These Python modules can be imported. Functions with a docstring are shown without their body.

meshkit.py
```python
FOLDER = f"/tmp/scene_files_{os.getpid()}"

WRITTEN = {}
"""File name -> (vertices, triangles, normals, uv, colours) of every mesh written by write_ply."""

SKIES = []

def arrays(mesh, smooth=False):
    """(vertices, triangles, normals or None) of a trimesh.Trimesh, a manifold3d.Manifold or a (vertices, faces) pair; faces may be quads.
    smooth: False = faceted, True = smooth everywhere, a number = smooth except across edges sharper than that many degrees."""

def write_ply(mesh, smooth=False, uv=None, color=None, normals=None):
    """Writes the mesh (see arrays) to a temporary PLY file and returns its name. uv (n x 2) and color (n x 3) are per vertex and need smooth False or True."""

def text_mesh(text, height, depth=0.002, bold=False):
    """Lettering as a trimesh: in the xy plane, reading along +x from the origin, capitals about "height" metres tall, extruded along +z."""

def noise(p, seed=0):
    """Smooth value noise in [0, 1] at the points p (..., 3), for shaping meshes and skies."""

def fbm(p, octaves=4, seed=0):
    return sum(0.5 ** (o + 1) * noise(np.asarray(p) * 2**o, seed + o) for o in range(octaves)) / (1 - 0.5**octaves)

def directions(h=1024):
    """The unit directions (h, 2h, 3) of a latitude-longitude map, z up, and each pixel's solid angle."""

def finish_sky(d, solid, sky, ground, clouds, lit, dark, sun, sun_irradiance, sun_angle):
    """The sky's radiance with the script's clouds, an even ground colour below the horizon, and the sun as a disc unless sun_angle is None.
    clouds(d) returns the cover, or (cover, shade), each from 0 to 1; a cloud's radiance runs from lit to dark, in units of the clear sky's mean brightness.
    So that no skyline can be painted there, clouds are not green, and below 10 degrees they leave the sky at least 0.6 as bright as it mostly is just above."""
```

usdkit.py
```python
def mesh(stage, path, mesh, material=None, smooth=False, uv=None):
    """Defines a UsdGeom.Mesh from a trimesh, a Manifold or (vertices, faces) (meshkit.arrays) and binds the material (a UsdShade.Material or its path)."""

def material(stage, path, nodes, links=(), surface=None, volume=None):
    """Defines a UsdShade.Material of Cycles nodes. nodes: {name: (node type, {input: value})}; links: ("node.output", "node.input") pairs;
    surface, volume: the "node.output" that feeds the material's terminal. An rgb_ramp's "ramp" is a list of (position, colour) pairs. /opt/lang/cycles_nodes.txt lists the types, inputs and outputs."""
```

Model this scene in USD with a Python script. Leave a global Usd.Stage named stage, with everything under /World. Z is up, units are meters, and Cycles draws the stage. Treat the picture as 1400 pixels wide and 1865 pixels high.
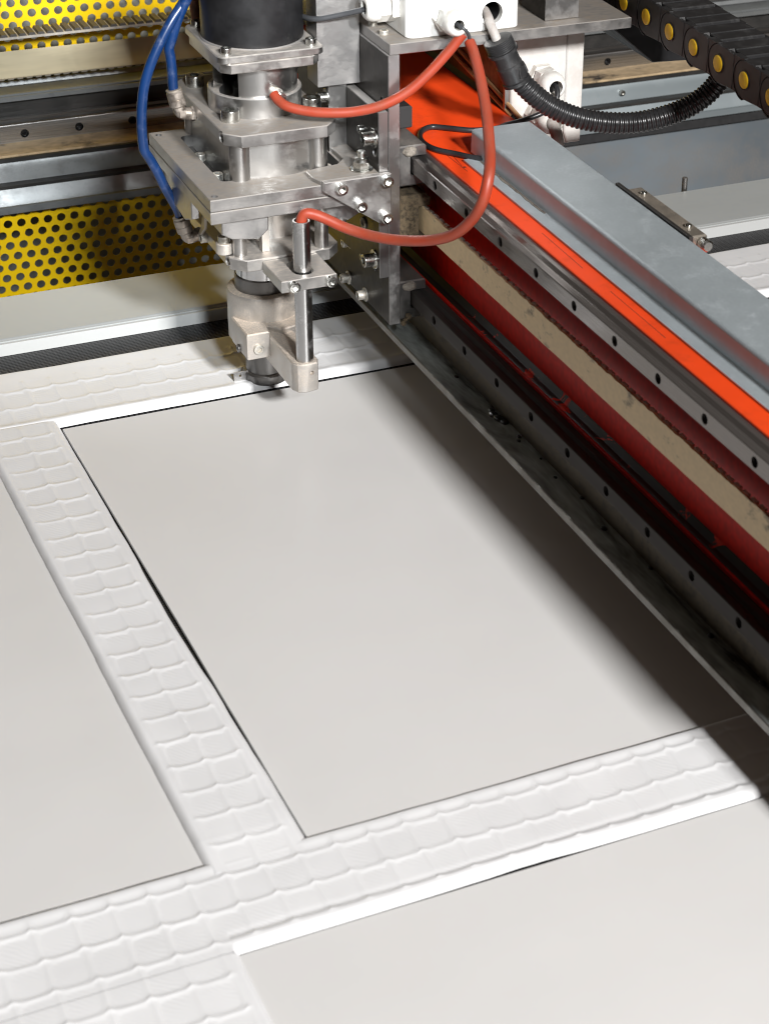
import math, random
import numpy as np, trimesh, usdkit, meshkit
import manifold3d as m3
from manifold3d import Manifold, CrossSection
from pxr import Usd, UsdGeom, UsdLux, UsdShade, Gf, Sdf, Vt
from shapely.geometry import Polygon, Point, box as sbox

random.seed(7); rng = np.random.default_rng(7)
stage = Usd.Stage.CreateInMemory()
UsdGeom.SetStageUpAxis(stage, UsdGeom.Tokens.z); UsdGeom.SetStageMetersPerUnit(stage, 1.0)
UsdGeom.Xform.Define(stage, '/World'); UsdGeom.Scope.Define(stage, '/World/Looks')
MM = 0.001
# ------------------------------------------------------------------ camera
cam = UsdGeom.Camera.Define(stage, '/World/camera')
R = np.array([[0.88993154, -0.45418592, 0.04167743], [-0.19993701, -0.47061627, -0.85938671], [0.40993542, 0.75646247, -0.50962484]])
CAMPOS = np.array([-503., -1497., 802.])
xf = np.eye(4); xf[0, :3] = R[0]; xf[1, :3] = -R[1]; xf[2, :3] = -R[2]; xf[3, :3] = CAMPOS * MM
cam.AddTransformOp().Set(Gf.Matrix4d(*xf.ravel().tolist()))
cam.CreateHorizontalApertureAttr(36.0); cam.CreateFocalLengthAttr(3690.97 * 36 / 1400)
cam.CreateHorizontalApertureOffsetAttr((700 - 1046.02) / 1400 * 36.0)
cam.CreateFStopAttr(20.0); cam.CreateFocusDistanceAttr(1.78); cam.CreateExposureAttr(0.0)
# ------------------------------------------------------------------ light: one studio softbox, dim hall around
dome = UsdLux.DomeLight.Define(stage, '/World/hall_light'); dome.CreateIntensityAttr(1.0)
hall = usdkit.material(stage, '/World/Looks/hall', {'b': ('background_shader', {'color': (1.0, .76, .57), 'strength': 0.042})}, surface='b.background')
UsdShade.MaterialBindingAPI.Apply(dome.GetPrim()).Bind(hall)
def rect_light(name, pos, target, w, h, inten, color=(1, 1, 1)):
    l = UsdLux.RectLight.Define(stage, '/World/' + name)
    p, t = np.array(pos, float), np.array(target, float)
    z = (p - t) / np.linalg.norm(p - t); x = np.cross([0, 0, 1.], z); x /= np.linalg.norm(x); y = np.cross(z, x)
    m = np.eye(4); m[0, :3] = x; m[1, :3] = y; m[2, :3] = z; m[3, :3] = p * MM
    l.AddTransformOp().Set(Gf.Matrix4d(*m.ravel().tolist()))
    l.CreateWidthAttr(w); l.CreateHeightAttr(h); l.CreateIntensityAttr(inten); l.CreateColorAttr(Gf.Vec3f(*color))
    l.CreateNormalizeAttr(True)
    return l
rect_light('softbox_key', (385, -4470, 2520), (0, -100, 50), 0.36, 0.36, 128.0, (1.0, .985, .972))
sp = UsdLux.SphereLight.Define(stage, '/World/spot_rear')            # gridded spot that reaches the head and the rear frame only
_p, _t = np.array([-260., -1900., 1210.]), np.array([0., 600., 40.]); _z = (_p - _t) / np.linalg.norm(_p - _t); _x = np.cross([0, 0, 1.], _z); _x /= np.linalg.norm(_x)
_m = np.eye(4); _m[0, :3] = _x; _m[1, :3] = np.cross(_z, _x); _m[2, :3] = _z; _m[3, :3] = _p * MM
sp.AddTransformOp().Set(Gf.Matrix4d(*_m.ravel().tolist())); sp.CreateRadiusAttr(.11); sp.CreateNormalizeAttr(True); sp.CreateIntensityAttr(84.0); sp.CreateColorAttr(Gf.Vec3f(.93, .97, 1.0))
_s = UsdLux.ShapingAPI.Apply(sp.GetPrim()); _s.CreateShapingConeAngleAttr(8.0); _s.CreateShapingConeSoftnessAttr(.6)

# ------------------------------------------------------------------ materials
def mat(name, nodes, links, surface='p.BSDF'):
    return usdkit.material(stage, '/World/Looks/' + name, nodes, links, surface=surface)
def plain(name, color, rough=.5, metallic=0., bump=0., bscale=400, var=.06, vscale=30, spec=.5, stretch=None, **kw):
    """one colour with slight mottling, roughness variation and fine relief"""
    n = {'g': ('geometry', {}), 'mp': ('mapping', {'scale': stretch or (1, 1, 1)}),
         'n': ('noise_texture', {'scale': vscale, 'detail': 5, 'roughness': .6}),
         'r': ('rgb_ramp', {'ramp': [(.25, tuple(c * (1 - var * 2) for c in color)), (.75, tuple(min(1, c * (1 + var)) for c in color))]}),
         'mr': ('map_range', {'from_min': .3, 'from_max': .7, 'to_min': max(.02, rough - .06), 'to_max': rough + .06}),
         'n2': ('noise_texture', {'scale': bscale, 'detail': 3}), 'b': ('bump', {'strength': bump, 'distance': .0004}),
         'p': ('principled_bsdf', {'metallic': metallic, 'specular_ior_level': spec, **kw})}
    l = [('g.position', 'mp.vector'), ('mp.vector', 'n.vector'), ('n.fac', 'r.fac'), ('r.color', 'p.base_color'), ('n.fac', 'mr.value'), ('mr.result', 'p.roughness'),
         ('mp.vector', 'n2.vector')]
    if bump: l += [('n2.fac', 'b.height'), ('b.normal', 'p.normal')]
    return mat(name, n, l)
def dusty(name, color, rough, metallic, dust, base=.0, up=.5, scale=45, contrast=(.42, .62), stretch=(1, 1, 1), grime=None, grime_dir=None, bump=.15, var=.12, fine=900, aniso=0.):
    """metal (or paint) under a film of dust that lies thicker on faces that look up; grime_dir: faces looking that way are oily"""
    n = {'g': ('geometry', {}), 'mp': ('mapping', {'scale': stretch}),
         'n1': ('noise_texture', {'scale': scale, 'detail': 7, 'roughness': .65}),
         'n2': ('noise_texture', {'scale': fine, 'detail': 3}),
         'n3': ('noise_texture', {'scale': scale * .4, 'detail': 4}),
         'sx': ('separate_xyz', {}), 'up': ('map_range', {'from_min': .2, 'from_max': .95, 'to_min': 0, 'to_max': up, 'clamp': True}),
         'dm': ('map_range', {'from_min': contrast[0], 'from_max': contrast[1], 'to_min': base, 'to_max': base + .45, 'clamp': True}),
         'a': ('math', {'math_type': 'add', 'use_clamp': True}),
         'mfull': ('math', {'math_type': 'multiply', 'use_clamp': True}),
         'sp': ('map_range', {'from_min': .3, 'from_max': .7, 'to_min': .75, 'to_max': 1.25}),
         'base': ('rgb_ramp', {'ramp': [(.3, tuple(c * (1 - var * 1.6) for c in color)), (.7, tuple(min(1, c * (1 + var)) for c in color))]}),
         'dc': ('rgb_ramp', {'ramp': [(.3, tuple(c * .72 for c in dust)), (.7, tuple(c * 1.2 for c in dust))]}),
         'mx': ('mix_color', {}),
         'inv': ('math', {'math_type': 'multiply_add', 'value2': -metallic, 'value3': metallic}),
         'rr': ('math', {'math_type': 'multiply_add', 'value2': .75 - rough, 'value3': rough}),
         'bm': ('bump', {'strength': bump, 'distance': .0003}),
         'p': ('principled_bsdf', {'anisotropic': aniso})}
    l = [('g.position', 'mp.vector'), ('g.position', 'n1.vector'), ('mp.vector', 'n2.vector'), ('mp.vector', 'n3.vector'), ('g.normal', 'sx.vector'), ('sx.z', 'up.value'),
         ('n1.fac', 'dm.value'), ('up.result', 'a.value1'), ('dm.result', 'a.value2'), ('n2.fac', 'sp.value'), ('a.value', 'mfull.value1'), ('sp.result', 'mfull.value2'),
         ('n3.fac', 'base.fac'), ('n2.fac', 'dc.fac'), ('base.color', 'mx.a'), ('dc.color', 'mx.b'), ('mfull.value', 'mx.fac'),
         ('mfull.value', 'inv.value1'), ('mfull.value', 'rr.value1'), ('inv.value', 'p.metallic'), ('rr.value', 'p.roughness'), ('n2.fac', 'bm.height'), ('bm.normal', 'p.normal')]
    col = 'mx.result'
    if grime:
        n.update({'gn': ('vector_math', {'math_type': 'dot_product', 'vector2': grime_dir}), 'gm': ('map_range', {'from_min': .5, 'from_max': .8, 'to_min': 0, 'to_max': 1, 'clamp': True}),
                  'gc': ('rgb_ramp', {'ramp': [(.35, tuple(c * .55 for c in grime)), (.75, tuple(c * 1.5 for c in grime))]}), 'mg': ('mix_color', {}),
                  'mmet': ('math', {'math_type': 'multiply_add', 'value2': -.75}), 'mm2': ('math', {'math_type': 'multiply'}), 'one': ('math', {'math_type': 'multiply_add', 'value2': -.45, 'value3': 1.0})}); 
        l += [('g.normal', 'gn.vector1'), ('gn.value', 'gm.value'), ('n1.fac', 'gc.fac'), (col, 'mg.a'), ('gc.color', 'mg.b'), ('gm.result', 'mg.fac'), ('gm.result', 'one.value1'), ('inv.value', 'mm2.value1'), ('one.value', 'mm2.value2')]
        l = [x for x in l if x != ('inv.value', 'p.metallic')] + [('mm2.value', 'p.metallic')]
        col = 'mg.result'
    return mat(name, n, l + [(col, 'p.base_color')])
def patchy(name, c1, c2, lo, hi, scale=60, rough1=.4, rough2=.6, metallic1=0., metallic2=0., stretch=(1, 1, 1), bump=.2, detail=8, dist=0., spec=.5, fv=1.):
    """two materials in irregular patches (worn paint, grease, dirt)"""
    n = {'g': ('geometry', {}), 'mp': ('mapping', {'scale': stretch}), 'n': ('noise_texture', {'scale': scale, 'detail': detail, 'roughness': .62, 'distortion': dist}),
         'k': ('map_range', {'from_min': lo, 'from_max': hi, 'to_min': 0, 'to_max': 1, 'clamp': True}),
         'n2': ('noise_texture', {'scale': scale * 6, 'detail': 3}),
         'v': ('rgb_ramp', {'ramp': [(.3, tuple(c * (1 - .25 * fv) for c in c1)), (.7, tuple(min(1, c * (1 + .15 * fv)) for c in c1))]}),
         'w': ('rgb_ramp', {'ramp': [(.3, tuple(c * (1 - .4 * fv) for c in c2)), (.7, tuple(min(1, c * (1 + .3 * fv)) for c in c2))]}),
         'mx': ('mix_color', {}), 'r': ('map_range', {'to_min': rough1, 'to_max': rough2}), 'm': ('map_range', {'to_min': metallic1, 'to_max': metallic2}),
         'b': ('bump', {'strength': bump, 'distance': .0004}), 'p': ('principled_bsdf', {'specular_ior_level': spec})}
    l = [('g.position', 'mp.vector'), ('mp.vector', 'n.vector'), ('n.fac', 'k.value'), ('mp.vector', 'n2.vector'), ('n2.fac', 'v.fac'), ('n2.fac', 'w.fac'), ('v.color', 'mx.a'), ('w.color', 'mx.b'),
         ('k.result', 'mx.fac'), ('mx.result', 'p.base_color'), ('k.result', 'r.value'), ('k.result', 'm.value'), ('r.result', 'p.roughness'), ('m.result', 'p.metallic'), ('n2.fac', 'b.height'), ('b.normal', 'p.normal')]
    return mat(name, n, l)
DUST = (.30, .225, .155); PALE = (.52, .43, .34)
M = {
 'alu': dusty('aluminium', (.46, .455, .45), .34, 1., (.26, .215, .175), base=.0, up=.42, contrast=(.45, .85), stretch=(.25, 1, 3), var=.06),
 'alu_plate': dusty('aluminium_plate', (.44, .43, .42), .35, 1., (.20, .165, .13), base=.0, up=.60, contrast=(.42, .84), var=.06, stretch=(.2, 1, 4), fine=700),
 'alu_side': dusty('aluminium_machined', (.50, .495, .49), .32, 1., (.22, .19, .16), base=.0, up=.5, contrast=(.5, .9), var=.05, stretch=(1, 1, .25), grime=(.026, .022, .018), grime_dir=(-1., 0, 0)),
 'alu_brush': dusty('aluminium_brushed', (.40, .395, .39), .42, 1., (.25, .2, .15), base=.0, up=.4, contrast=(.5, .9), stretch=(.12, .12, 4), fine=1600, bump=.3, var=.05),
 'alu_cast': dusty('aluminium_cast', (.50, .49, .475), .33, 1., (.45, .38, .31), base=.0, up=.36, contrast=(.44, .86), fine=700, stretch=(.25, .8, 4), var=.06),
 'alu_turned': dusty('aluminium_turned', (.50, .495, .485), .31, 1., (.40, .33, .26), base=-.05, up=.4, contrast=(.5, .95), stretch=(.3, .3, 5), fine=900, bump=.1, var=.05),
 'alu_pale': dusty('aluminium_dusted', (.60, .58, .55), .40, 1., (.60, .50, .40), base=.04, up=.48, contrast=(.36, .72), scale=40, fine=700),
 'chrome': plain('ground_steel', (.62, .62, .62), .16, 1., var=.08, vscale=60),
 'tube': dusty('guide_tube_steel', (.52, .52, .52), .24, 1., (.3, .27, .23), base=.0, up=.1, contrast=(.5, .8), stretch=(1, 1, .3)),
 'zinc': plain('zinc_plated', (.66, .66, .63), .24, 1., var=.12, vscale=200),
 'zinc_dust': dusty('zinc_dusty', (.66, .66, .62), .3, 1., (.42, .35, .27), base=.05, up=.35, scale=200),
 'steel_dark': dusty('dark_steel', (.20, .195, .19), .33, .9, (.2, .17, .14), base=.0, up=.3, contrast=(.45, .75), stretch=(1, 1, .4)),
 'rail': plain('ground_rail_steel', (.23, .212, .20), .18, .75, var=.015, vscale=30, stretch=(12, .5, 12)),
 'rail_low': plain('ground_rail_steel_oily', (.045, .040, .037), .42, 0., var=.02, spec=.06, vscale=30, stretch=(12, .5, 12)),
 'rail_x': plain('ground_rail_steel_rear', (.44, .43, .42), .3, 1., var=.1, vscale=40, stretch=(.5, 40, 40), bump=.1),
 'black_bolt': plain('black_oxide', (.012, .012, .013), .25, .3, var=.2),
 'black_paint': plain('motor_black', (.011, .011, .012), .42, 0, bump=.12, bscale=1200, var=.25, vscale=60),
 'black_plastic': dusty('black_plastic', (.018, .018, .019), .42, 0, (.10, .098, .095), base=.0, up=.05, contrast=(.5, .8), scale=90, bump=.25),
 'black_rubber': plain('black_rubber', (.014, .014, .014), .6, 0, bump=.2),
 'yellow_pin': plain('yellow_plastic', (.95, .58, .012), .42, 0, var=.08, vscale=200),
 'yellow': dusty('yellow_paint', (.93, .60, .001), .4, 0, (.25, .15, .03), base=-.12, up=.05, contrast=(.55, .85), scale=26, bump=.05, var=.05),
 'red': patchy('red_paint', (.52, .010, .002), (.02, .012, .01), .72, .82, scale=30, rough1=.42, rough2=.5, bump=.05, spec=.22),
 'red_top': dusty('orange_red_paint', (.86, .066, .008), .45, 0, (.17, .03, .012), base=-.10, up=.02, contrast=(.5, .8), scale=40, bump=.2, var=.06),
 'red_grime': patchy('red_under_grease', (.009, .008, .007), (.72, .03, .005), .61, .64, scale=55, rough1=.5, rough2=.5, bump=.3, dist=1.0, stretch=(1, .5, 1), spec=.3),
 'gritty': patchy('gritty_steel', (.125, .105, .075), (.055, .046, .034), .48, .64, scale=210, rough1=.6, rough2=.4, metallic1=.0, bump=.3, fv=.5),
 'oily': patchy('oily_steel', (.46, .50, .49), (.035, .032, .026), .44, .66, scale=34, rough1=.42, rough2=.2, metallic1=.1, stretch=(1.2, .22, 1), bump=.35, dist=.6),
 'ledge_edge': dusty('sawn_steel_edge', (.27, .265, .25), .45, .8, (.2, .18, .15), base=.05, up=.1, scale=60),
 'galv': dusty('galvanised_sheet', (.42, .475, .50), .36, .4, (.58, .62, .65), base=.0, up=.1, contrast=(.5, .95), scale=60, fine=520, bump=.06, var=.05),
 'blue_grey': dusty('blue_grey_steel', (.36, .41, .43), .36, .55, (.07, .062, .055), base=-.05, up=.12, contrast=(.5, .72), scale=22, stretch=(.25, 1, 2), bump=.1, var=.14),
 'rear_left': dusty('greased_frame_steel', (.38, .40, .405), .3, .75, (.05, .046, .042), base=0, up=.08, contrast=(.42, .66), scale=20, stretch=(.25, 1, 2), bump=.15, var=.16),
 'dark_frame': dusty('dark_greased_steel', (.05, .049, .047), .35, .5, (.035, .03, .026), base=.05, up=.1, scale=30, stretch=(.2, 1, 1)),
 'tan': patchy('tan_dirty_ledge', (.50, .37, .22), (.035, .026, .018), .56, .66, scale=28, rough1=.6, rough2=.5, stretch=(.6, 1, 1), bump=.2),
 'grey_panel': dusty('grey_machine_panel', (.17, .195, .215), .42, .1, (.19, .165, .14), base=.0, up=.1, contrast=(.44, .64), scale=16, stretch=(.5, 1, 1), bump=.06, var=.22),
 'black_band': patchy('black_rubber_band', (.022, .022, .023), (.07, .07, .07), .62, .75, scale=26, rough1=.5, rough2=.55),
 'backing': plain('cabinet_grey', (.30, .31, .29), .6, 0),
 'floor': plain('pit_floor', (.05, .05, .05), .7, 0),
 'beam_white': plain('white_enamel', (.41, .427, .422), .36, 0, var=.02, vscale=14, stretch=(.5, 1, 1)),
 'beam_lip': plain('white_enamel_lip', (.50, .512, .505), .36, 0, var=.02, vscale=14, stretch=(.5, 1, 1)),
 'white_box': dusty('white_abs', (.80, .80, .775), .38, 0, (.40, .34, .27), base=-.04, up=.12, contrast=(.48, .78), scale=40, bump=.05, var=.03),
 'white_box_dirty': dusty('white_abs_dirty', (.66, .645, .62), .42, 0, (.36, .29, .23), base=.02, up=.16, contrast=(.42, .72), scale=40, bump=.05, var=.04),
 'gland': dusty('white_nylon', (.78, .77, .73), .33, 0, (.42, .36, .29), base=-.03, up=.12, scale=120, bump=.04, var=.03),
 'hose_red': dusty('red_silicone', (.31, .038, .015), .45, 0, (.20, .065, .035), base=.0, up=.16, contrast=(.42, .72), scale=60, bump=.1),
 'hose_blue': dusty('blue_polyurethane', (.004, .024, .092), .3, 0, (.12, .14, .2), base=-.05, up=.12, contrast=(.5, .8), scale=120, bump=.05),
 'cable_grey': plain('grey_cable', (.05, .052, .056), .38, 0, var=.1),
 'cable_dark': plain('dark_cable', (.022, .023, .025), .36, 0, var=.1),
 'sheath': dusty('cable_sheath_grey', (.42, .40, .38), .5, 0, (.3, .24, .2), base=.05, up=.1, scale=200),
 'conduit': plain('conduit_black', (.02, .02, .021), .3, 0, var=.2, vscale=120),
 'nickel': dusty('nickel_brass', (.37, .32, .275), .34, 1., (.22, .19, .165), base=.05, up=.15, scale=150, bump=.1),
 'brown': patchy('brown_board', (.20, .075, .035), (.12, .045, .022), .45, .65, scale=30, rough1=.6, rough2=.6, bump=.1),
 'tan_strip': plain('tan_cable', (.46, .27, .13), .5, 0, var=.1),
 'bar_metal': dusty('bronzed_steel', (.30, .27, .23), .35, .8, (.2, .16, .12), base=.05, up=.2, scale=40),
 'lint': patchy('lint_dust', (.13, .095, .055), (.05, .037, .022), .45, .62, scale=300, rough1=.9, rough2=.9, bump=1.),
 'smear': patchy('dirt_smear', (.21, .185, .155), (.13, .11, .09), .45, .6, scale=120, rough1=.85, rough2=.85, bump=.3),
 'underside': plain('rusty_underside', (.085, .05, .034), .7, 0, var=.2),
 'grease': plain('black_grease', (.006, .006, .006), .08, 0, var=.1),
 'belt_back': patchy('belt_back_tan', (.72, .55, .33), (.09, .08, .07), .57, .70, scale=60, rough1=.55, rough2=.6, stretch=(1, .6, 1), bump=.03, fv=.3),
 'belt_back_x': patchy('belt_back_tan_rear', (.66, .58, .40), (.44, .37, .24), .5, .75, scale=24, rough1=.45, rough2=.55, stretch=(.15, 1, 1), bump=.03, fv=.3),
 'belt_tooth': plain('belt_tooth_grey', (.085, .078, .073), .6, 0, var=.15, vscale=80),
 'belt_edge': plain('belt_edge_pale', (.52, .48, .42), .6, 0, var=.15, vscale=200),
}
# conveyor: black rubber with a woven diamond relief
M['conveyor'] = mat('conveyor_rubber', {
 'g': ('geometry', {}), 'mp': ('mapping', {'rotation': (0, 0, .785), 'scale': (420, 420, 420)}), 's': ('separate_xyz', {}),
 'sx': ('math', {'math_type': 'sine'}), 'sy': ('math', {'math_type': 'sine'}), 'm': ('math', {'math_type': 'multiply'}), 'k': ('map_range', {'from_min': -1, 'from_max': 1, 'to_min': 0, 'to_max': 1}),
 'mul1': ('math', {'math_type': 'multiply', 'value2': 3.6}), 'mul2': ('math', {'math_type': 'multiply', 'value2': 3.6}),
 'b': ('bump', {'strength': 1.0, 'distance': .0009}), 'r': ('rgb_ramp', {'ramp': [(.35, (.010, .010, .011)), (.85, (.040, .040, .042))]}), 'p': ('principled_bsdf', {'roughness': .48})},
 [('g.position', 'mp.vector'), ('mp.vector', 's.vector'), ('s.x', 'mul1.value1'), ('s.y', 'mul2.value1'), ('mul1.value', 'sx.value1'), ('mul2.value', 'sy.value1'), ('sx.value', 'm.value1'), ('sy.value', 'm.value2'), ('m.value', 'k.value'), ('k.result', 'b.height'),
  ('k.result', 'r.fac'), ('r.color', 'p.base_color'), ('b.normal', 'p.normal')])
# panels: satin grey-white foil; quilt: white glossy film, its pads with a fine crazed relief
M['panel'] = plain('satin_foil', (.70, .695, .685), .42, 0, bump=.02, bscale=900, var=.012, vscale=8, spec=.4)
def film(name, weave):
    n = {'g': ('geometry', {}), 'n': ('noise_texture', {'scale': 25, 'detail': 3}), 'r': ('rgb_ramp', {'ramp': [(.3, (.765, .77, .778)), (.7, (.80, .805, .813))]}),
         'w': ('wave_texture', {'scale': 900 / 6.28, 'distortion': 9, 'detail': 2, 'detail_scale': .35, 'bands_direction': 'diagonal'}), 'n2': ('noise_texture', {'scale': 36, 'detail': 1}),
         'mk': ('map_range', {'from_min': .42, 'from_max': .62, 'clamp': True}), 'mm': ('math', {'math_type': 'multiply'}),
         'b': ('bump', {'strength': .16 if weave else .0, 'distance': .0003}), 'p': ('principled_bsdf', {'roughness': .3, 'specular_ior_level': .5})}
    l = [('g.position', 'n.vector'), ('n.fac', 'r.fac'), ('r.color', 'p.base_color')]
    if weave: l += [('g.position', 'w.vector'), ('g.position', 'n2.vector'), ('n2.fac', 'mk.value'), ('w.fac', 'mm.value1'), ('mk.result', 'mm.value2'), ('mm.value', 'b.height'), ('b.normal', 'p.normal')]
    return mat(name, n, l)
M['film'] = film('white_film', False); M['film_pad'] = film('white_film_pad', True)

# ------------------------------------------------------------------ scene helpers (all lengths in millimetres)
used = {}
def numbered(path):
    k = used.get(path, 0); used[path] = k + 1
    return path if k == 0 else f'{path}_{k:03d}'
base_of = {}
def thing(name, label, cat, loc=(0, 0, 0), group=None, kind=None):
    p = numbered('/World/' + name); x = UsdGeom.Xform.Define(stage, p)
    x.AddTranslateOp().Set(Gf.Vec3d(*(float(c) * MM for c in loc))); o = x.GetPrim(); base_of[p] = np.array(loc, float)
    tag(o, label, cat, group, kind); return o
def tag(o, label=None, cat=None, group=None, kind=None):
    for k, v in (('label', label), ('category', cat), ('group', group), ('kind', kind)):
        if v: o.SetCustomDataByKey(k, v)
    return o
def root_base(path):
    return base_of.get('/'.join(str(path).split('/')[:3]), np.zeros(3))
def obj(name, mesh, m, parent=None, smooth=32, label=None, normals=None):
    pp = '/World' if parent is None else str(parent.GetPath())
    if parent is not None and parent.IsA(UsdGeom.Mesh) and len(pp.split('/')) > 4: raise ValueError('too deep ' + pp)
    path = numbered(pp + '/' + name); b = root_base(path)
    v, f, n = meshkit.arrays(mesh, smooth if normals is None else False)
    v = (v - b) * MM
    me = UsdGeom.Mesh.Define(stage, path)
    me.CreatePointsAttr(Vt.Vec3fArray.FromNumpy(v.astype(np.float32))); me.CreateFaceVertexCountsAttr(Vt.IntArray.FromNumpy(np.full(len(f), 3, np.int32)))
    me.CreateFaceVertexIndicesAttr(Vt.IntArray.FromNumpy(f.astype(np.int32).ravel())); me.CreateSubdivisionSchemeAttr('none')
    n = normals if normals is not None else n
    if n is not None:
        me.CreateNormalsAttr(Vt.Vec3fArray.FromNumpy(np.asarray(n).astype(np.float32))); me.SetNormalsInterpolation('vertex')
    UsdShade.MaterialBindingAPI.Apply(me.GetPrim()).Bind(M[m])
    o = me.GetPrim()
    if label: o.SetCustomDataByKey('label', label)
    return o
def T(mesh, ax):                       # prism along z turned so that it runs along ax
    if ax == 'z': return mesh
    v = np.array(mesh.vertices); f = np.array(mesh.faces)
    if ax == 'x': v = v[:, [2, 0, 1]]
    else: v = v[:, [0, 2, 1]]; f = f[:, ::-1]
    return trimesh.Trimesh(v, f, process=False)
def inset(p, d):
    p = np.asarray(p, float); a = np.roll(p, 1, 0); b = np.roll(p, -1, 0)
    e1 = p - a; e2 = b - p; e1 /= np.linalg.norm(e1, axis=1, keepdims=True); e2 /= np.linalg.norm(e2, axis=1, keepdims=True)
    n1 = np.stack([-e1[:, 1], e1[:, 0]], 1); n2 = np.stack([-e2[:, 1], e2[:, 0]], 1)
    s = n1 + n2; k = (n1 * s).sum(1, keepdims=True)
    return p + d * s / np.maximum(k, .3)
def ccw(p):
    p = np.asarray(p, float); x, y = p[:, 0], p[:, 1]
    return p if (x * np.roll(y, -1) - np.roll(x, -1) * y).sum() > 0 else p[::-1]
def prism(poly, a, b, ax='z', bev=.6):
    p = ccw(poly); n = len(p); b_ = min(bev, (b - a) * .45)
    rings = [(inset(p, b_), a), (p, a + b_), (p, b - b_), (inset(p, b_), b)] if b_ > 0 else [(p, a), (p, b)]
    v = np.vstack([np.column_stack([q, np.full(n, z)]) for q, z in rings]); f = []
    for k in range(len(rings) - 1):
        for i in range(n):
            j = (i + 1) % n; A, B, C, D = k * n + i, k * n + j, (k + 1) * n + j, (k + 1) * n + i
            f += [(A, B, C), (A, C, D)]
    tri = m3.triangulate([np.ascontiguousarray(rings[0][0])])
    f += [(t[0], t[2], t[1]) for t in tri]; o = (len(rings) - 1) * n
    f += [(o + t[0], o + t[1], o + t[2]) for t in tri]
    return T(trimesh.Trimesh(v, np.array(f), process=False), ax)
def bx(x0, x1, y0, y1, z0, z1, bev=.6):
    return prism([(x0, y0), (x1, y0), (x1, y1), (x0, y1)], z0, z1, 'z', min(bev, (x1 - x0) * .4, (y1 - y0) * .4))
def rrect(x0, x1, y0, y1, r, k=5):
    out = []
    for cx, cy, a in ((x1 - r, y0 + r, -90), (x1 - r, y1 - r, 0), (x0 + r, y1 - r, 90), (x0 + r, y0 + r, 180)):
        out += [(cx + r * math.cos(math.radians(a + 90 * i / k)), cy + r * math.sin(math.radians(a + 90 * i / k))) for i in range(k + 1)]
    return out
def lathe(prof, c=(0, 0, 0), ax=(0, 0, 1), seg=40):
    """closed solid of revolution; prof: (r, h) from bottom to top"""
    prof = [(0., prof[0][1])] * (prof[0][0] > 0) + list(prof) + [(0., prof[-1][1])] * (prof[-1][0] > 0)
    v, f, idx = [], [], []
    for r, h in prof:
        if r == 0: idx.append([len(v)] * seg); v.append((0, 0, h))
        else:
            idx.append(list(range(len(v), len(v) + seg))); v += [(r * math.cos(2 * math.pi * i / seg), r * math.sin(2 * math.pi * i / seg), h) for i in range(seg)]
    for k in range(len(idx) - 1):
        A, B = idx[k], idx[k + 1]
        for i in range(seg):
            j = (i + 1) % seg
            if A[i] != A[j]: f.append((A[i], A[j], B[j]))
            if B[i] != B[j]: f.append((A[i], B[j], B[i]))
    return place(trimesh.Trimesh(np.array(v, float), np.array(f), process=False), c, ax)
def place(mesh, c, ax=(0, 0, 1)):
    z = np.array(ax, float); z /= np.linalg.norm(z)
    x = np.cross([0, 1, 0] if abs(z[1]) < .9 else [0, 0, 1], z); x /= np.linalg.norm(x); y = np.cross(z, x)
    return trimesh.Trimesh(np.array(mesh.vertices) @ np.stack([x, y, z]) + np.array(c, float), mesh.faces, process=False)
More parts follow.
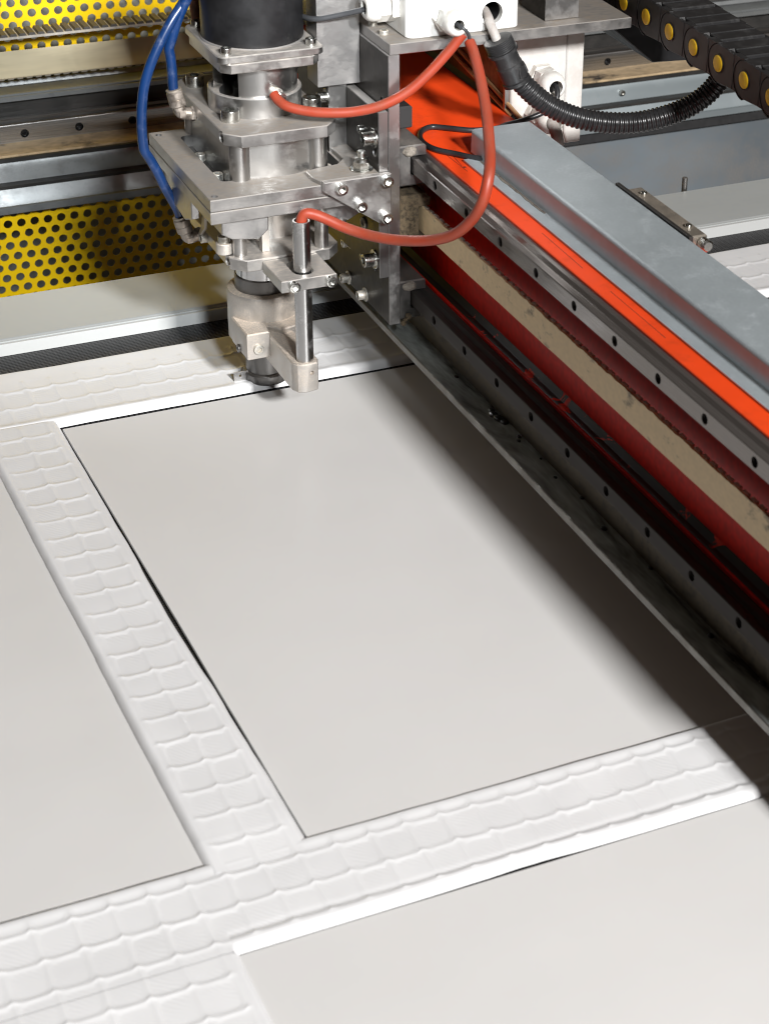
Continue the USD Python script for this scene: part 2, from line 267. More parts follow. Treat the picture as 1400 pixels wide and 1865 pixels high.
def cyl(r, h0, h1, c=(0, 0, 0), ax=(0, 0, 1), seg=40, bev=.6):
    return lathe([(r - bev, h0), (r, h0 + bev), (r, h1 - bev), (r - bev, h1)], c, ax, seg)
def mani(mesh):
    return Manifold(m3.Mesh(np.asarray(mesh.vertices, np.float32), np.asarray(mesh.faces, np.uint32)))
def mani_w(mesh):
    m = trimesh.Trimesh(mesh.vertices, mesh.faces, process=True); m.merge_vertices(); return mani(m)
def tm(man):
    m = man.to_mesh(); return trimesh.Trimesh(np.array(m.vert_properties)[:, :3], np.array(m.tri_verts), process=False)
def cut(mesh, *others):
    a = mani_w(mesh)
    for o in others: a = a - mani_w(o)
    return tm(a)
def join(*ms): return trimesh.util.concatenate([trimesh.Trimesh(m.vertices, m.faces, process=False) for m in ms])
def spline(pts, n=8):
    p = np.asarray(pts, float); q = np.vstack([2 * p[0] - p[1], p, 2 * p[-1] - p[-2]]); out = []
    for i in range(1, len(q) - 2):
        for t in np.linspace(0, 1, n, endpoint=False):
            a, b, c, d = q[i - 1], q[i], q[i + 1], q[i + 2]
            out.append(.5 * (2 * b + (c - a) * t + (2 * a - 5 * b + 4 * c - d) * t * t + (3 * b - a - 3 * c + d) * t ** 3))
    return np.array(out + [p[-1]])
def sweep(p, r, seg=16):
    p = np.asarray(p, float); r = np.broadcast_to(r, (len(p),)); t = np.gradient(p, axis=0); t /= np.linalg.norm(t, axis=1, keepdims=True)
    a = np.cross(t[0], [0.3, .2, 1]); a /= np.linalg.norm(a); v, f = [], []
    for i in range(len(p)):
        a = a - t[i] * (a @ t[i]); a /= np.linalg.norm(a); b = np.cross(t[i], a)
        for k in range(seg):
            w = 2 * math.pi * k / seg; v.append(p[i] + r[i] * (math.cos(w) * a + math.sin(w) * b))
    for i in range(len(p) - 1):
        for k in range(seg):
            A, B, C, D = i * seg + k, i * seg + (k + 1) % seg, (i + 1) * seg + (k + 1) % seg, (i + 1) * seg + k
            f += [(A, B, C), (A, C, D)]
    n = len(v); v += [p[0], p[-1]]; e = (len(p) - 1) * seg
    for k in range(seg): f += [(n, (k + 1) % seg, k), (n + 1, e + k, e + (k + 1) % seg)]
    return trimesh.Trimesh(np.array(v), np.array(f), process=False)
def resample(p, step):
    p = np.asarray(p); s = np.r_[0, np.cumsum(np.linalg.norm(np.diff(p, axis=0), axis=1))]; n = max(2, int(s[-1] / step))
    q = np.linspace(0, s[-1], n); return np.stack([np.interp(q, s, p[:, k]) for k in range(3)], 1), q
_bolts = {}
def bolt(parent, c, ax, r=4.2, h=None, m='zinc', washer=False, spin=None):
    """socket head screw: the head stands on c and looks along ax"""
    h = h or r * 1.2; key = (round(r, 2), round(h, 2))
    if key not in _bolts:
        b = lathe([(r - .1, 0), (r, .2), (r, h - .5), (r - .2, h - .15), (r - .6, h)], seg=28)
        s = trimesh.creation.cylinder(radius=r * .58, height=h * 1.2, sections=6); s.apply_translation((0, 0, h * .35 + h * .6))
        _bolts[key] = cut(b, s)
    g = _bolts[key].copy(); w = rng.uniform(0, 1) if spin is None else spin
    g.apply_transform(trimesh.transformations.rotation_matrix(w, (0, 0, 1)))
    c = np.array(c, float); a = np.array(ax, float) / np.linalg.norm(ax)
    o = obj('bolt', place(g, c + a * (1.2 if washer else -.1), ax), m, parent)
    if washer: obj('washer', cyl(r * 1.45, -.1, 1.2, c, ax, 30, .2), m, o)
    return o
def hexnut(parent, c, r, h, m='zinc'):
    n = prism([(r * math.cos(k * math.pi / 3), r * math.sin(k * math.pi / 3)) for k in range(6)], 0, h, 'z', .5)
    return obj('nut', place(n, c), m, parent, smooth=20)

# ------------------------------------------------------------------ the setting: pit floor, cabinet wall behind the guards
tag(obj('floor', bx(-700, 1500, -1300, 1200, -420, -400, 0), 'floor'), 'dark floor of the pit under the machine bed', None, kind='structure')


# ------------------------------------------------------------------ machine bed: conveyor belt and white side beam
t = thing('conveyor_belt', 'black rubber conveyor belt with woven diamond texture under the white sheets', 'conveyor belt', (0, 0, -8))
e = [(-520, -1000), (1100, -1000)]
xs = np.arange(1100, -520, -4.0); e += [(x, 135.2 + (1.3 if k % 2 else -.7)) for k, x in enumerate(xs)]
obj('belt', prism(e, -8, -4, 'z', 0), 'conveyor', t, smooth=False)
t = thing('bed_beam', 'white enamelled steel side beam lying behind the black conveyor belt', 'beam', (200, 180, -60))
obj('beam', prism([(136.5, -60), (226, -60), (226, 8.2), (225.2, 9), (140.5, 9), (139.5, 8.4), (136.5, 8.0)], -560, 1100, 'x', 0), 'beam_white', t)
obj('front_lip', prism([(132.8, -60), (136.3, -60), (136.3, 6.6), (135.6, 7.4), (132.8, 7.2)], -560, 1100, 'x', 0), 'beam_lip', t)

# ------------------------------------------------------------------ panels: satin sheets lying in the windows of the quilted sheet
def sheet(name, x0, x1, y0, y1, label, z=0., edge=()):
    xs = np.linspace(x0, x1, 60); ys = np.linspace(y0, y1, 60); X, Y = np.meshgrid(xs, ys, indexing='ij')
    h = (meshkit.fbm(np.stack([X / 120, Y / 120, X * 0], -1), 3, 5) - .5) * .9
    V = np.stack([X, Y, z + h], -1).reshape(-1, 3); n = 60; f = []
    I = np.arange(n * n).reshape(n, n); a, b, c, d = I[:-1, :-1].ravel(), I[1:, :-1].ravel(), I[1:, 1:].ravel(), I[:-1, 1:].ravel()
    f = np.vstack([np.stack([a, b, c], 1), np.stack([a, c, d], 1)])
    rim = np.r_[I[:, 0], I[-1, 1:], I[::-1, -1][1:], I[0, ::-1][1:-1]]; low = V[rim] - [0, 0, 2.6]; k = len(V); m = len(rim)
    g = [];
    for i in range(m):
        j = (i + 1) % m; g += [(rim[j], rim[i], k + i), (rim[j], k + i, k + j)]
    o = obj(name, trimesh.Trimesh(np.vstack([V, low]), np.vstack([f, g]), process=False), 'panel', None, 40)
    return tag(o, label, 'panel')
sheet('white_panel', -183.2, 345, -590.5, -25.0, 'satin off-white panel lying in the middle window under the gantry')
sheet('white_panel', -540, -246.5, -586, -40, 'satin off-white panel left of the vertical quilted strip', -.3)
sheet('white_panel', -254.5, 500, -1000, -668.0, 'satin off-white panel in front of the horizontal quilted strip', -.2)

# ------------------------------------------------------------------ quilted white sheet with three windows, pads pressed between ridges
def quilt():
    t = thing('quilted_sheet', 'glossy white quilted film of embossed pads framing the smooth panels', 'sheet', (0, 0, 0))
    px, py, x0, y0 = 22.9, 27.05, -217.0, -90.0
    regions = [  # x0,x1,y0,y1, open edges (rounded) L R B T, layer
        ('H1', -540, 500, -666, -587.5, (0, 0, 1, 1), 0.0), ('V', -249, -184, -600, -8, (1, 1, 0, 1), 0.9), ('H0', -540, 900, -15.5, 90, (0, 0, 1, 1), 0.0), ('B', -540, -253, -1000, -655, (0, 1, 0, 0), 0.5)]
    for name, xa, xb, ya, yb, (eL, eR, eB, eT), lift in regions:
        st = 1.1 if name == 'H0' else .85
        xs = np.arange(xa, xb + st * .5, st) if name != 'V' else np.linspace(xa, xb, 78); ys = np.linspace(ya, yb, int((yb - ya) / st) + 1)
        X, Y = np.meshgrid(xs, ys, indexing='ij')
        wob = lambda s, a, sd: (meshkit.fbm(np.stack([X / s, Y / s, X * 0 + sd], -1), 3, 11) - .5) * a
        # lattice, a little uneven
        U = (X + wob(55, 3.2, 3.) - x0) / px; W = (Y + wob(55, 3.4, 8.) - y0) / py
        if name == 'H0': W = (Y + wob(55, 3.4, 8.) - 19.5) / 29.5
        fu = np.abs(U - np.round(U)) * px; W = W - (1.9 / py) * np.exp(-(fu / 2.8) ** 2)
        fw = np.abs(W - np.round(W)) * py      # mm to the next lattice line
        round_ = 6.6 * np.exp(-(fu ** 2 + fw ** 2) / 26.)
        dl = np.minimum(fw - round_ * .5, fu - round_ * .5)
        ci, cj = np.floor(U), np.floor(W)
        h1 = np.sin(ci * 12.9898 + cj * 78.233) * 43758.5453; h1 = h1 - np.floor(h1)
        h2 = np.sin(ci * 39.3467 + cj * 11.135) * 24634.6345; h2 = h2 - np.floor(h2)
        ridge_w = np.exp(-(fw / 1.25) ** 2); ridge_u = .8 * np.exp(-(fu / 1.0) ** 2); node = np.exp(-(fu ** 2 / 9. + fw ** 2 / 5.))
        sink = 1 / (1 + np.exp(-(dl - 2.2) / .38))
        tilt = sink * ((h1 - .5) * .50 * (U - ci - .5) + (h2 - .5) * .55 * (W - cj - .5)) + sink * .10 * (h2 - .5)
        relief = (.25 * np.maximum(ridge_w, ridge_u) + .40 * node) * (.7 + .5 * h1) + .17 * (1 - sink) + .8 * tilt
        d = np.full(X.shape, 99.)
        if eL: d = np.minimum(d, X - xa)
        if eR: d = np.minimum(d, xb - X)
        bonus = np.clip((-255 - X) / 7, 0, 1) * 60 if name == 'H1' else 0.
        if eB: d = np.minimum(d, Y - ya + bonus)
        if eT: d = np.minimum(d, yb - Y)
        if name == 'V':       # corner rounding at its upper end
            pass
        wid = 7.5 if name == 'H1' else 6.0
        dd = np.minimum(Y - ya + bonus, (yb - Y) * 1.9) if name == 'H1' else d
        s = np.clip(dd / wid, 0, 1); prof = np.sqrt(np.clip(1 - (1 - s) ** 2, 0, 1))
        quiet = np.clip((d - 7.0) / 4.0, 0, 1)
        z = -3.2 + prof * ((5.5 if name == 'H1' else 5.0 if name == 'B' else 6.1) + lift) + relief * quiet
        if name == 'H1':      # rolled front edge
            z = z + .5 * np.exp(-((Y - ya - 7) / 4.2) ** 2) * (bonus < 1) + .5 * np.exp(-((yb - Y - 6) / 4) ** 2)
            z = z - .3 * np.exp(-((Y - ya - 13.5) / 2.5) ** 2) * (bonus < 1)
            pass
        if name == 'H0':
            z = z + .8 * np.exp(-((Y - ya - 6) / 4.0) ** 2); z = np.where(Y > 64, -3.2 + prof * 6.1 + relief * np.clip((67 - Y) / 4, 0, 1), z)
        if name == 'B': z = z - 1.4 * np.clip((Y + 666.3) / 3, 0, 1)
        if name == 'V': z = z - 1.35 * np.clip((-570 - Y) / 30, 0, 1); z = z + .5 * np.exp(-((X - xa - 5) / 3.5) ** 2)
        z = z + wob(70, 1.6, 1.) * prof
        # wavy cut edges
        DX = wob(38, 1.8, 21.) * np.exp(-d / 14.) * (d < 90); DY = wob(45, 1.8, 31.) * np.exp(-d / 14.) * (d < 90)
        ex = (1 - np.clip(np.minimum(X - xa, xb - X) / 14, 0, 1)) if (eL or eR) else 0; ey = (1 - np.clip(np.minimum(Y - ya, yb - Y) / 14, 0, 1)) if (eB or eT) else 0
        X2 = X + DX * ex; Y2 = Y + DY * ey * (np.asarray(bonus) < 1)
        if name == 'H1': Y2 = Y2 + 3.8 * np.exp(-((X + 70) / 62) ** 2) * (1 - np.clip((Y - ya) / 15, 0, 1))
        if name == 'V':
            k = np.clip((Y - (yb - 16)) / 16, 0, 1); c = np.clip((np.abs(X - (xa + xb) / 2) - 18) / 14.5, 0, 1); Y2 = Y2 - 5 * c * c * k
            bow = np.clip((X - xa) / (xb - xa), 0, 1) * np.exp(-((Y + 320) / 110) ** 2) * 2.2; X2 = X2 - bow
        V = np.stack([X2, Y2, z], -1)
        gx = np.gradient(V, axis=0); gy = np.gradient(V, axis=1); N = np.cross(gx, gy); N /= np.linalg.norm(N, axis=-1, keepdims=True)
        nx, ny = X.shape; I = np.arange(nx * ny).reshape(nx, ny)
        q = np.stack([I[:-1, :-1], I[1:, :-1], I[1:, 1:], I[:-1, 1:]], -1).reshape(-1, 4)
        mid = lambda A: (A[:-1, :-1] + A[1:, 1:]).ravel() / 2
        pad_face = (mid(dl) > 2.6) & (mid(quiet) > .55)
        if name == 'H0': pad_face &= mid(Y) < 63
        if name == 'H1': pad_face &= ~((mid(X) > -251) & (mid(X) < -182) & (mid(Y) > -601))
        if name == 'V': pad_face &= mid(Y) > -600
        cell = (np.floor(mid(U)) * 1000 + np.floor(mid(W))).astype(int)
        vis = np.ones(len(q), bool)
        if name in ('H1',): vis = mid(X) < 330
        if name == 'B': vis = mid(Y) > -800
        u, inv_, cnt = np.unique(cell[vis & pad_face], return_inverse=True, return_counts=True); pf = np.zeros(len(q), bool); pf[np.flatnonzero(vis & pad_face)[cnt[inv_] > 110]] = True; pad_face = pf
        Vf, Nf = V.reshape(-1, 3), N.reshape(-1, 3)
        def emit(nm, m, sel):
            qq = q[sel]; ids, inv = np.unique(qq, return_inverse=True); qq = inv.reshape(-1, 4)
            obj(nm, trimesh.Trimesh(Vf[ids], np.vstack([qq[:, [0, 1, 2]], qq[:, [0, 2, 3]]]), process=False), m, t, normals=Nf[ids])
        emit('film', 'film', vis & ~pad_face)
        for c_ in u[cnt > 110]: emit('pad', 'film_pad', pad_face & (cell == c_))
quilt()

# ------------------------------------------------------------------ rear machine frame with its linear rail
GX0, GX1 = -260., 1080.
t = thing('rear_frame', 'greasy grey steel frame with a drilled linear rail behind the white beam', 'machine frame', (200, 640, -60))
obj('upper_ledge', prism([(660, 38.5), (700, 38.5), (700, 47), (664, 46), (660, 45)], GX0, GX1, 'x', .5), 'rear_left', t)
obj('ledge_lip', prism([(657.4, 37.5), (659.8, 37.5), (659.8, 43.2), (657.4, 42.6)], GX0, GX1, 'x', .3), 'rear_left', t)
obj('upper_step', prism([(681, 47.2), (700, 47.2), (700, 52), (683, 51.5)], GX0, GX1, 'x', .3), 'rear_left', t)
obj('web', prism([(672, -5), (690, -5), (690, 38.3), (672, 38.3)], GX0, GX1, 'x', .3), 'dark_frame', t)
obj('upper_trough', prism([(686, 52.2), (698, 52.2), (698, 58), (688, 58)], GX0, GX1, 'x', .3), 'dark_frame', t)
obj('tan_ledge', prism([(607, -9), (671.8, -9), (671.8, -4), (608, -4), (607, -5)], GX0, GX1, 'x', .3), 'tan', t)
obj('tan_ledge_edge', prism([(604.6, -11), (606.8, -11), (606.8, -6), (604.6, -6.5)], GX0, GX1, 'x', .3), 'dark_frame', t)
def rear_split(name, poly, bev=.3):
    obj(name, prism(poly, GX0, 180, 'x', bev), 'rear_left', t); obj(name, prism(poly, 180.4, GX1, 'x', bev), 'blue_grey', t)
rear_split('middle_beam', [(601, -31.5), (660, -31.5), (660, -11.2), (606, -11.2), (604.5, -14), (603.4, -20)])
obj('crevice', prism([(590, -37), (655, -37), (655, -31.7), (590, -31.7)], GX0, GX1, 'x', .3), 'dark_frame', t)
rear_split('lower_beam', [(580, -52), (650, -52), (650, -37.2), (592, -37.2), (588, -34.5), (582, -46)])
rear_split('lower_lip', [(576.6, -58), (579.6, -58), (579.6, -50), (576.6, -50.5)])
# rail: face looks at the viewer, 20 mm wide, bolts every 60 mm
rp = [(672, -6), (672, 15.5), (667, 17), (662, 17), (659.5, 14.4), (656, 14.4), (653.5, 17), (646.5, 17), (644.5, 15.8), (644, 14.6), (644, -5), (644.5, -6), (655, -6), (657, -3.4), (661, -3.4), (663, -6)]
rail = prism(rp, GX0 + 5, GX1 - 5, 'x', 0); hx = [-47.2 + 60 * k for k in range(-3, 19)]
rail = cut(rail, *[cyl(4.7, -2, 8, (x, 644, 5), (0, 1, 0), 24, 0) for x in hx])
r = obj('linear_rail', rail, 'rail_x', t, smooth=25)
for k, x in enumerate(hx):
    if k % 5 != 2 or x > 300: bolt(r, (x, 650.5, 5), (0, -1, 0), 4.3, 4.2, 'black_bolt')
for x in (672,): bolt(t, (x, 603.2, -21), (0, -1, 0), 3.6, 4.5, 'zinc')

# ------------------------------------------------------------------ yellow perforated guards
def guard(name, label, xa, xb, y, za, zb, flange):
    P = 14.6; rows = P * .866; sh = sbox(xa, za, xb, zb); holes = []
    j = 0; z = za + (9.5 if flange else 6)
    while z < zb - 5.5:
        x = xa + 8 + (P / 2 if j % 2 else 0)
        while x < xb - 6: holes.append(Point(x, z).buffer(4.75, quad_segs=5)); x += P
        z += rows; j += 1
    from shapely import union_all
    g = sh.difference(union_all(holes))
    m = trimesh.creation.extrude_polygon(g, 1.6, engine='earcut'); m = T(trimesh.Trimesh(m.vertices, m.faces, process=False), 'y'); m.apply_translation((0, y, 0))
    t = thing(name, label, 'guard', ((xa + xb) / 2, y, za))
    obj('perforated_plate', m, 'yellow', t, smooth=20)
    if flange: obj('bottom_flange', prism([(y - 9, za - 2), (y - .1, za - 2), (y - .1, za + 1.4), (y - 8.5, za - .4)], xa, xb, 'x', .3), 'yellow', t)
guard('perforated_guard', 'yellow perforated sheet guard between white beam and rear frame', -260, 318, 602, -178, -40, True)
guard('perforated_guard', 'yellow perforated sheet guard behind the two toothed belts', -260, 420, 716, 20, 330, False)
t = thing('side_panel', 'smooth blue-grey steel panel behind the white beam right of the gantry', 'panel', (700, 600, -180))
obj('panel', bx(319, GX1, 600, 603, -200, -73, .6), 'grey_panel', t)
obj('rubber_band', prism([(586, -74), (599.8, -74), (599.8, -50), (592, -50), (588, -52)], 319, GX1, 'x', .4), 'black_band', t)
for k in range(7): obj('slot_tab', bx(720 + 46 * k, 728 + 46 * k, 585.2, 587.5, -63, -61.5, .2), 'steel_dark', t)
t = thing('stop_pin', 'short steel pin standing on the rear edge of the white beam', 'pin', (636, 231, -2)); obj('pin', cyl(3.0, -10, 22, (546.5, 231.5, 0), (0, 0, 1), 20, .6), 'steel_dark', t)

# ------------------------------------------------------------------ toothed drive belts at the rear
t = thing('toothed_belt', 'dark toothed drive belt with ribs up, higher of the two rear belts', 'drive belt', (100, 680, 105))
obj('belt_band', prism([(666, 103), (691, 103), (691, 105.6), (666, 105.6)], -260, 420, 'x', .2), 'belt_edge', t)
for k in range(68):
    x = -258 + 10 * k
    obj('tooth', prism([(x, 105.4), (x + 8.2, 105.4), (x + 7.0, 108.4), (x + 1.2, 108.4)], 666.6, 690.6, 'y', .15), 'belt_tooth', t, smooth=False)
t = thing('toothed_belt', 'cream backed toothed belt, lower of the two rear belts', 'drive belt', (100, 660, 75))
def tilt(pts): return [(648 + a * math.cos(.75) - b * math.sin(.75), 66 + a * math.sin(.75) + b * math.cos(.75)) for a, b in pts]
obj('belt_band', prism(tilt([(0, 0), (32, 0), (32, 2.2), (0, 2.2)]), -260, 420, 'x', .2), 'belt_back_x', t)
for k in range(68):
    x = -258 + 10 * k; q = tilt([(0, 0), (32, 0), (32, -2.6), (0, -2.6)])
    obj('tooth', prism(q, x, x + 6.2, 'x', .2), 'belt_edge', t, smooth=False)

# ------------------------------------------------------------------ gantry beam
YF, YN = 410., -905.
t = thing('gantry', 'red gantry beam with two linear rails and a galvanised cover above the panels', 'gantry beam', (150, -100, 44))
obj('web', prism([(128, 50.2), (217, 50.2), (217, 211.8), (128, 211.8)], YN, YF, 'y', 0), 'red', t)
obj('top_plate', prism([(117, 212), (217, 212), (217, 218), (117.6, 218), (117, 217.4)], YN, YF, 'y', 0), 'red_top', t)
obj('upper_flange', prism([(117, 195), (127.8, 195), (127.8, 211.8), (117, 211.8)], YN, YF, 'y', .4), 'red', t)
obj('lower_flange', prism([(117.2, 90), (127.8, 90), (127.8, 102), (117.6, 102), (117.2, 101.4)], YN, YF, 'y', 0), 'red', t)
obj('grease_bed', prism([(119.0, 102.15), (127.9, 102.15), (127.9, 107.5), (123.5, 103.4), (120.5, 103.0)], YN, YF, 'y', 0), 'red_grime', t)
obj('rail_bed', prism([(117, 50.2), (127.8, 50.2), (127.8, 89.8), (117, 89.8)], YN, YF, 'y', .3), 'gritty', t)
obj('bottom_plate', prism([(95.2, 44), (217, 44), (217, 50), (95.2, 50)], YN, YF, 'y', .2), 'oily', t)
obj('underside', prism([(95.3, 43.0), (217, 43.0), (217, 43.9), (95.3, 43.9)], YN, YF, 'y', 0), 'underside', t)
obj('plate_edge', prism([(94, 44.2), (95, 43.8), (95, 50.3), (94, 49.8)], YN, YF, 'y', 0), 'ledge_edge', t)
def yrail(zc, name, mt):
    p = [(101, zc - 6), (101.6, zc - 6.6), (105.2, zc - 6.6), (107.4, zc - 4.2), (110, zc - 4.2), (112, zc - 6.8), (117, zc - 6.8), (117, zc + 6.8), (112, zc + 6.8), (110, zc + 4.2), (107.4, zc + 4.2), (105.2, zc + 6.6), (101.6, zc + 6.6), (101, zc + 6)]
    m = prism(p, YN + 10, YF - 10, 'y', 0); hy = [y for y in (-487 + 60 * k for k in range(-6, 18))]
    m = cut(m, *[cyl(3.75, -2, 5.5, (101, y, zc), (1, 0, 0), 24, 0) for y in hy])
    r = obj(name, m, mt, t, smooth=25)
    for y in hy:
        if y < 40: bolt(r, (106.3, y, zc), (-1, 0, 0), 3.3, 3.2, 'black_bolt')
yrail(209, 'linear_rail', 'rail'); yrail(92.5, 'linear_rail', 'rail_low')
# galvanised cover, bent from sheet: flange, side, top, far side
def sheetbend(p, th):
    p = np.array(p, float); d = np.diff(p, axis=0); d /= np.linalg.norm(d, axis=1, keepdims=True); n = np.stack([-d[:, 1], d[:, 0]], 1)
    nn = np.vstack([n[:1], (n[:-1] + n[1:]) / (1 + (n[:-1] * n[1:]).sum(1, keepdims=True)), n[-1:]])
    return np.vstack([p, (p - nn * th)[::-1]])
def arc(cx, cz, r, a0, a1, k=5): return [(cx + r * math.cos(math.radians(a0 + (a1 - a0) * i / k)), cz + r * math.sin(math.radians(a0 + (a1 - a0) * i / k))) for i in range(k + 1)]
def cover(y0, y1, flange_y1, name='cover'):
    top = [(145.2, 220.4)] + arc(148.7, 236.2, 3.2, 180, 90) + arc(195.3, 236.2, 3.2, 90, 0) + [(198.5, 219)]
    c = obj(name, prism(sheetbend(top, 1.6), y0, y1, 'y', 0), 'galv', t, smooth=40)
    obj('flange', prism(sheetbend([(133.0, 220.0)] + arc(143.6, 221.6, 1.6, -90, 0, 4), 1.5), y0, flange_y1, 'y', 0), 'galv', c, smooth=40)
    obj('end_cap', bx(146, 197.6, y1 - 1.8, y1 - .2, 219, 238.4, .5), 'galv', c)
    return c
c1 = cover(YN, -98, -110); cover(262, 402, 395)
ym = np.linspace(-234, -116, 48); wd = 1.2 + 4.2 * meshkit.fbm(np.stack([ym / 11, ym * 0, ym * 0], -1), 3, 4) * np.sin(np.clip((ym + 234) / 118, .02, .98) * math.pi) ** .4
obj('dirt_smear', prism([(145.2, y) for y in ym] + [(145.2 - w_, y) for y, w_ in zip(ym[::-1], wd[::-1])], 220.05, 220.45, 'z', 0), 'smear', c1, smooth=False)
b = obj('edge_bar', prism([(201, 226), (215, 226), (216, 228), (216, 236.5), (214.5, 238), (201, 238)], -350, -252, 'y', 1.2), 'bar_metal', t)
bolt(b, (209.5, -266, 237.9), (0, 0, 1), 2.6, 2.2, 'zinc'); bolt(b, (209.5, -333, 237.9), (0, 0, 1), 2.6, 2.2, 'zinc')
obj('bar_end', cyl(4.6, 0, 9, (211.5, -350, 232.5), (0, -1, 0), 24, 1.2), 'zinc', b)
obj('bar_shim', bx(199.5, 202.8, -352, -240, 222, 239, .4), 'dark_frame', b)
w = obj('back_board', bx(217.2, 219, -14, 300, 214, 302, .4), 'brown', t)
obj('board_edge', bx(213, 217, -17.5, -14.2, 219, 290, .4), 'alu', w)
for a, bq in (((216, 110, 246.5), (216, -42, 220.7)), ((214.6, 128, 240.2), (214.6, -28, 218.0))):
    obj('flat_strip', sweep(np.linspace(a, bq, 12), 1.9, 8), 'tan_strip', w)
obj('seam', prism([(213.4, 218.1), (217.1, 218.1), (217.1, 222), (214.6, 219)], -40, 300, 'y', .3), 'dark_frame', t)
# scribed marks on the red top: thin dark lines
for (xa, ya, xb, yb) in ((126.3, -78, 127.6, -130), (127.6, -262, 126.4, -330), (126.4, -372, 125.6, -452), (130.6, -96, 128.2, -118)):
    dirn = np.array([xb - xa, yb - ya]); dirn = dirn / np.linalg.norm(dirn); nn = np.array([-dirn[1], dirn[0]]) * .22
    obj('scribe_mark', prism([np.array([xa, ya]) + nn, np.array([xa, ya]) - nn, np.array([xb, yb]) - nn, np.array([xb, yb]) + nn], 218.004, 218.05, 'z', 0), 'black_rubber', t, smooth=False)
for (x, y, s) in ((129.2, -121, 1.1), (131.9, -84, .9)): obj('punch_mark', bx(x - s, x + s, y - s, y + s, 218.004, 218.05, 0), 'black_rubber', t, smooth=False)
# clots of black grease on the bottom plate
for k in range(16):
    y = [-215, -222, -229, -236, -262, -268, -330, -410, -150, -560, -300, -620, -470, -590, -365, -700][k]; x = 114 + rng.uniform(-4, 2.4); s = rng.uniform(1.2, 3.2) * (1.3 if k < 4 else .7)
    g = trimesh.creation.icosphere(2, 1.0); v = g.vertices * (1 + .5 * (meshkit.fbm(g.vertices * 1.7 + k * 3, 2, 3)[:, None] - .5)); g = trimesh.Trimesh(v * (s, s * 1.5, s * .55) + (x, y, 50.2), g.faces)
    obj('grease_clot', g, 'grease', t, smooth=True)
# ------------------------------------------------------------------ drive belt of the gantry (stands on edge, teeth towards the web)
t = thing('toothed_belt', 'dirty tan toothed belt stretched on edge between the two gantry rails', 'drive belt', (112, -300, 160))
n = int((YF - YN) / 2); ys = np.linspace(-900, -60, 421); ragged = (meshkit.fbm(np.stack([ys / 6, ys * 0, ys * 0], -1), 3, 9) - .5) * 1.8
poly = [(y, 150.2 + .5 * (meshkit.noise(np.array([[y / 9., 1, 1]]))[0] - .5)) for y in ys[::8]] + [(y, 172.4 + r_) for y, r_ in zip(ys[::-1], ragged[::-1])]
obj('belt_band', prism(poly, 110, 112, 'x', 0), 'belt_back', t, smooth=False)
for k in range(84):
    y = -896 + 10 * k
    obj('tooth', prism([(y, 150.6), (y + 6.4, 150.6), (y + 6.4, 172.6), (y, 172.6)], 112.05, 115.2, 'x', .5), 'belt_edge', t, smooth=False)

# ------------------------------------------------------------------ carriage: plates and blocks that run along the gantry rails
t = thing('carriage', 'oily aluminium carriage plates with a dusty bracket shelf clamped on the gantry', 'carriage', (84, -10, 74))
pl = prism([(-86, 74), (95, 74), (95, 302.6), (-86, 302.6)], 79.2, 89, 'x', .5)
pl = cut(pl, cyl(3.2, -2, 6, (79, -72, 262), (1, 0, 0), 20, 0))
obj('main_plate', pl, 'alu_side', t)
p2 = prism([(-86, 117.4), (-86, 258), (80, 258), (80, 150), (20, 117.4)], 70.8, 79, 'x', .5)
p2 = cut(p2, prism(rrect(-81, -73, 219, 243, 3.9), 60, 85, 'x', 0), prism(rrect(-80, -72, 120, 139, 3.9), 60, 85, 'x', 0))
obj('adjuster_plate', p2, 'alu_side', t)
obj('shelf', bx(80.8, 292, -86, 110, 302.8, 311.6, .6), 'alu_plate', t)
obj('upright_block', bx(43.5, 79, -27, -4, 262.5, 420, .6), 'alu_brush', t)
obj('slider_bar', bx(54.6, 62, -20, -14, 195, 262.3, .4), 'alu_side', t)
obj('slider_plate', bx(62.2, 70.6, -18, 70, 206, 262.3, .4), 'alu_side', t)
bolt(t, (54.5, -17, 250.5), (-1, 0, 0), 4.6, 7, 'zinc', True); bolt(t, (70.8, 30, 236), (-1, 0, 0), 3.4, 4, 'zinc')
bolt(t, (70.7, -77, 234.5), (-1, 0, 0), 5.6, 9, 'zinc', True); bolt(t, (70.7, -76, 130.5), (-1, 0, 0), 5.6, 9, 'zinc', True)
for y, z, r_, h in ((-48, 231.8, 3.4, 2.2), (-50, 121.8, 3.2, 2.5)): bolt(t, (70.9, y, z), (-1, 0, 0), r_, h, 'zinc')
for y, z in ((-1, 114.6), (4, 79.5), (-34, 79.7)): bolt(t, (79.1, y, z), (-1, 0, 0), 4.1, 6.5, 'zinc_dust', True)
obj('threaded_insert', lathe([(3.2, 0), (4.8, 0), (5.2, .8), (4.9, 1.6), (3.2, 1.8), (3.0, .2)], (70.9, -53, 153.5), (-1, 0, 0), 26), 'bar_metal', t)
for z0, z1, ml in ((192, 226, 'carriage_block'), (75, 109, 'carriage_block')):
    b = obj(ml, cut(bx(89.2, 113, -82, -20, z0, z1, 1.2), bx(99.5, 120, -90, 0, (z0 + z1) / 2 - 8.2, (z0 + z1) / 2 + 8.2, 0)), 'steel_dark', t)
    lump = trimesh.creation.icosphere(3, 1.0); v = lump.vertices * (1 + .35 * (meshkit.fbm(lump.vertices * 2.2 + z0, 3, 4)[:, None] - .4))
    obj('end_seal', trimesh.Trimesh(v * (6.2, 4.4, 4.4) + (99.0, -80.6, z1 - 5), lump.faces), 'smear', b, smooth=50)
obj('rubber_stop', bx(89.2, 101.5, -81, 10, 240.5, 258.5, 1.), 'black_rubber', t)
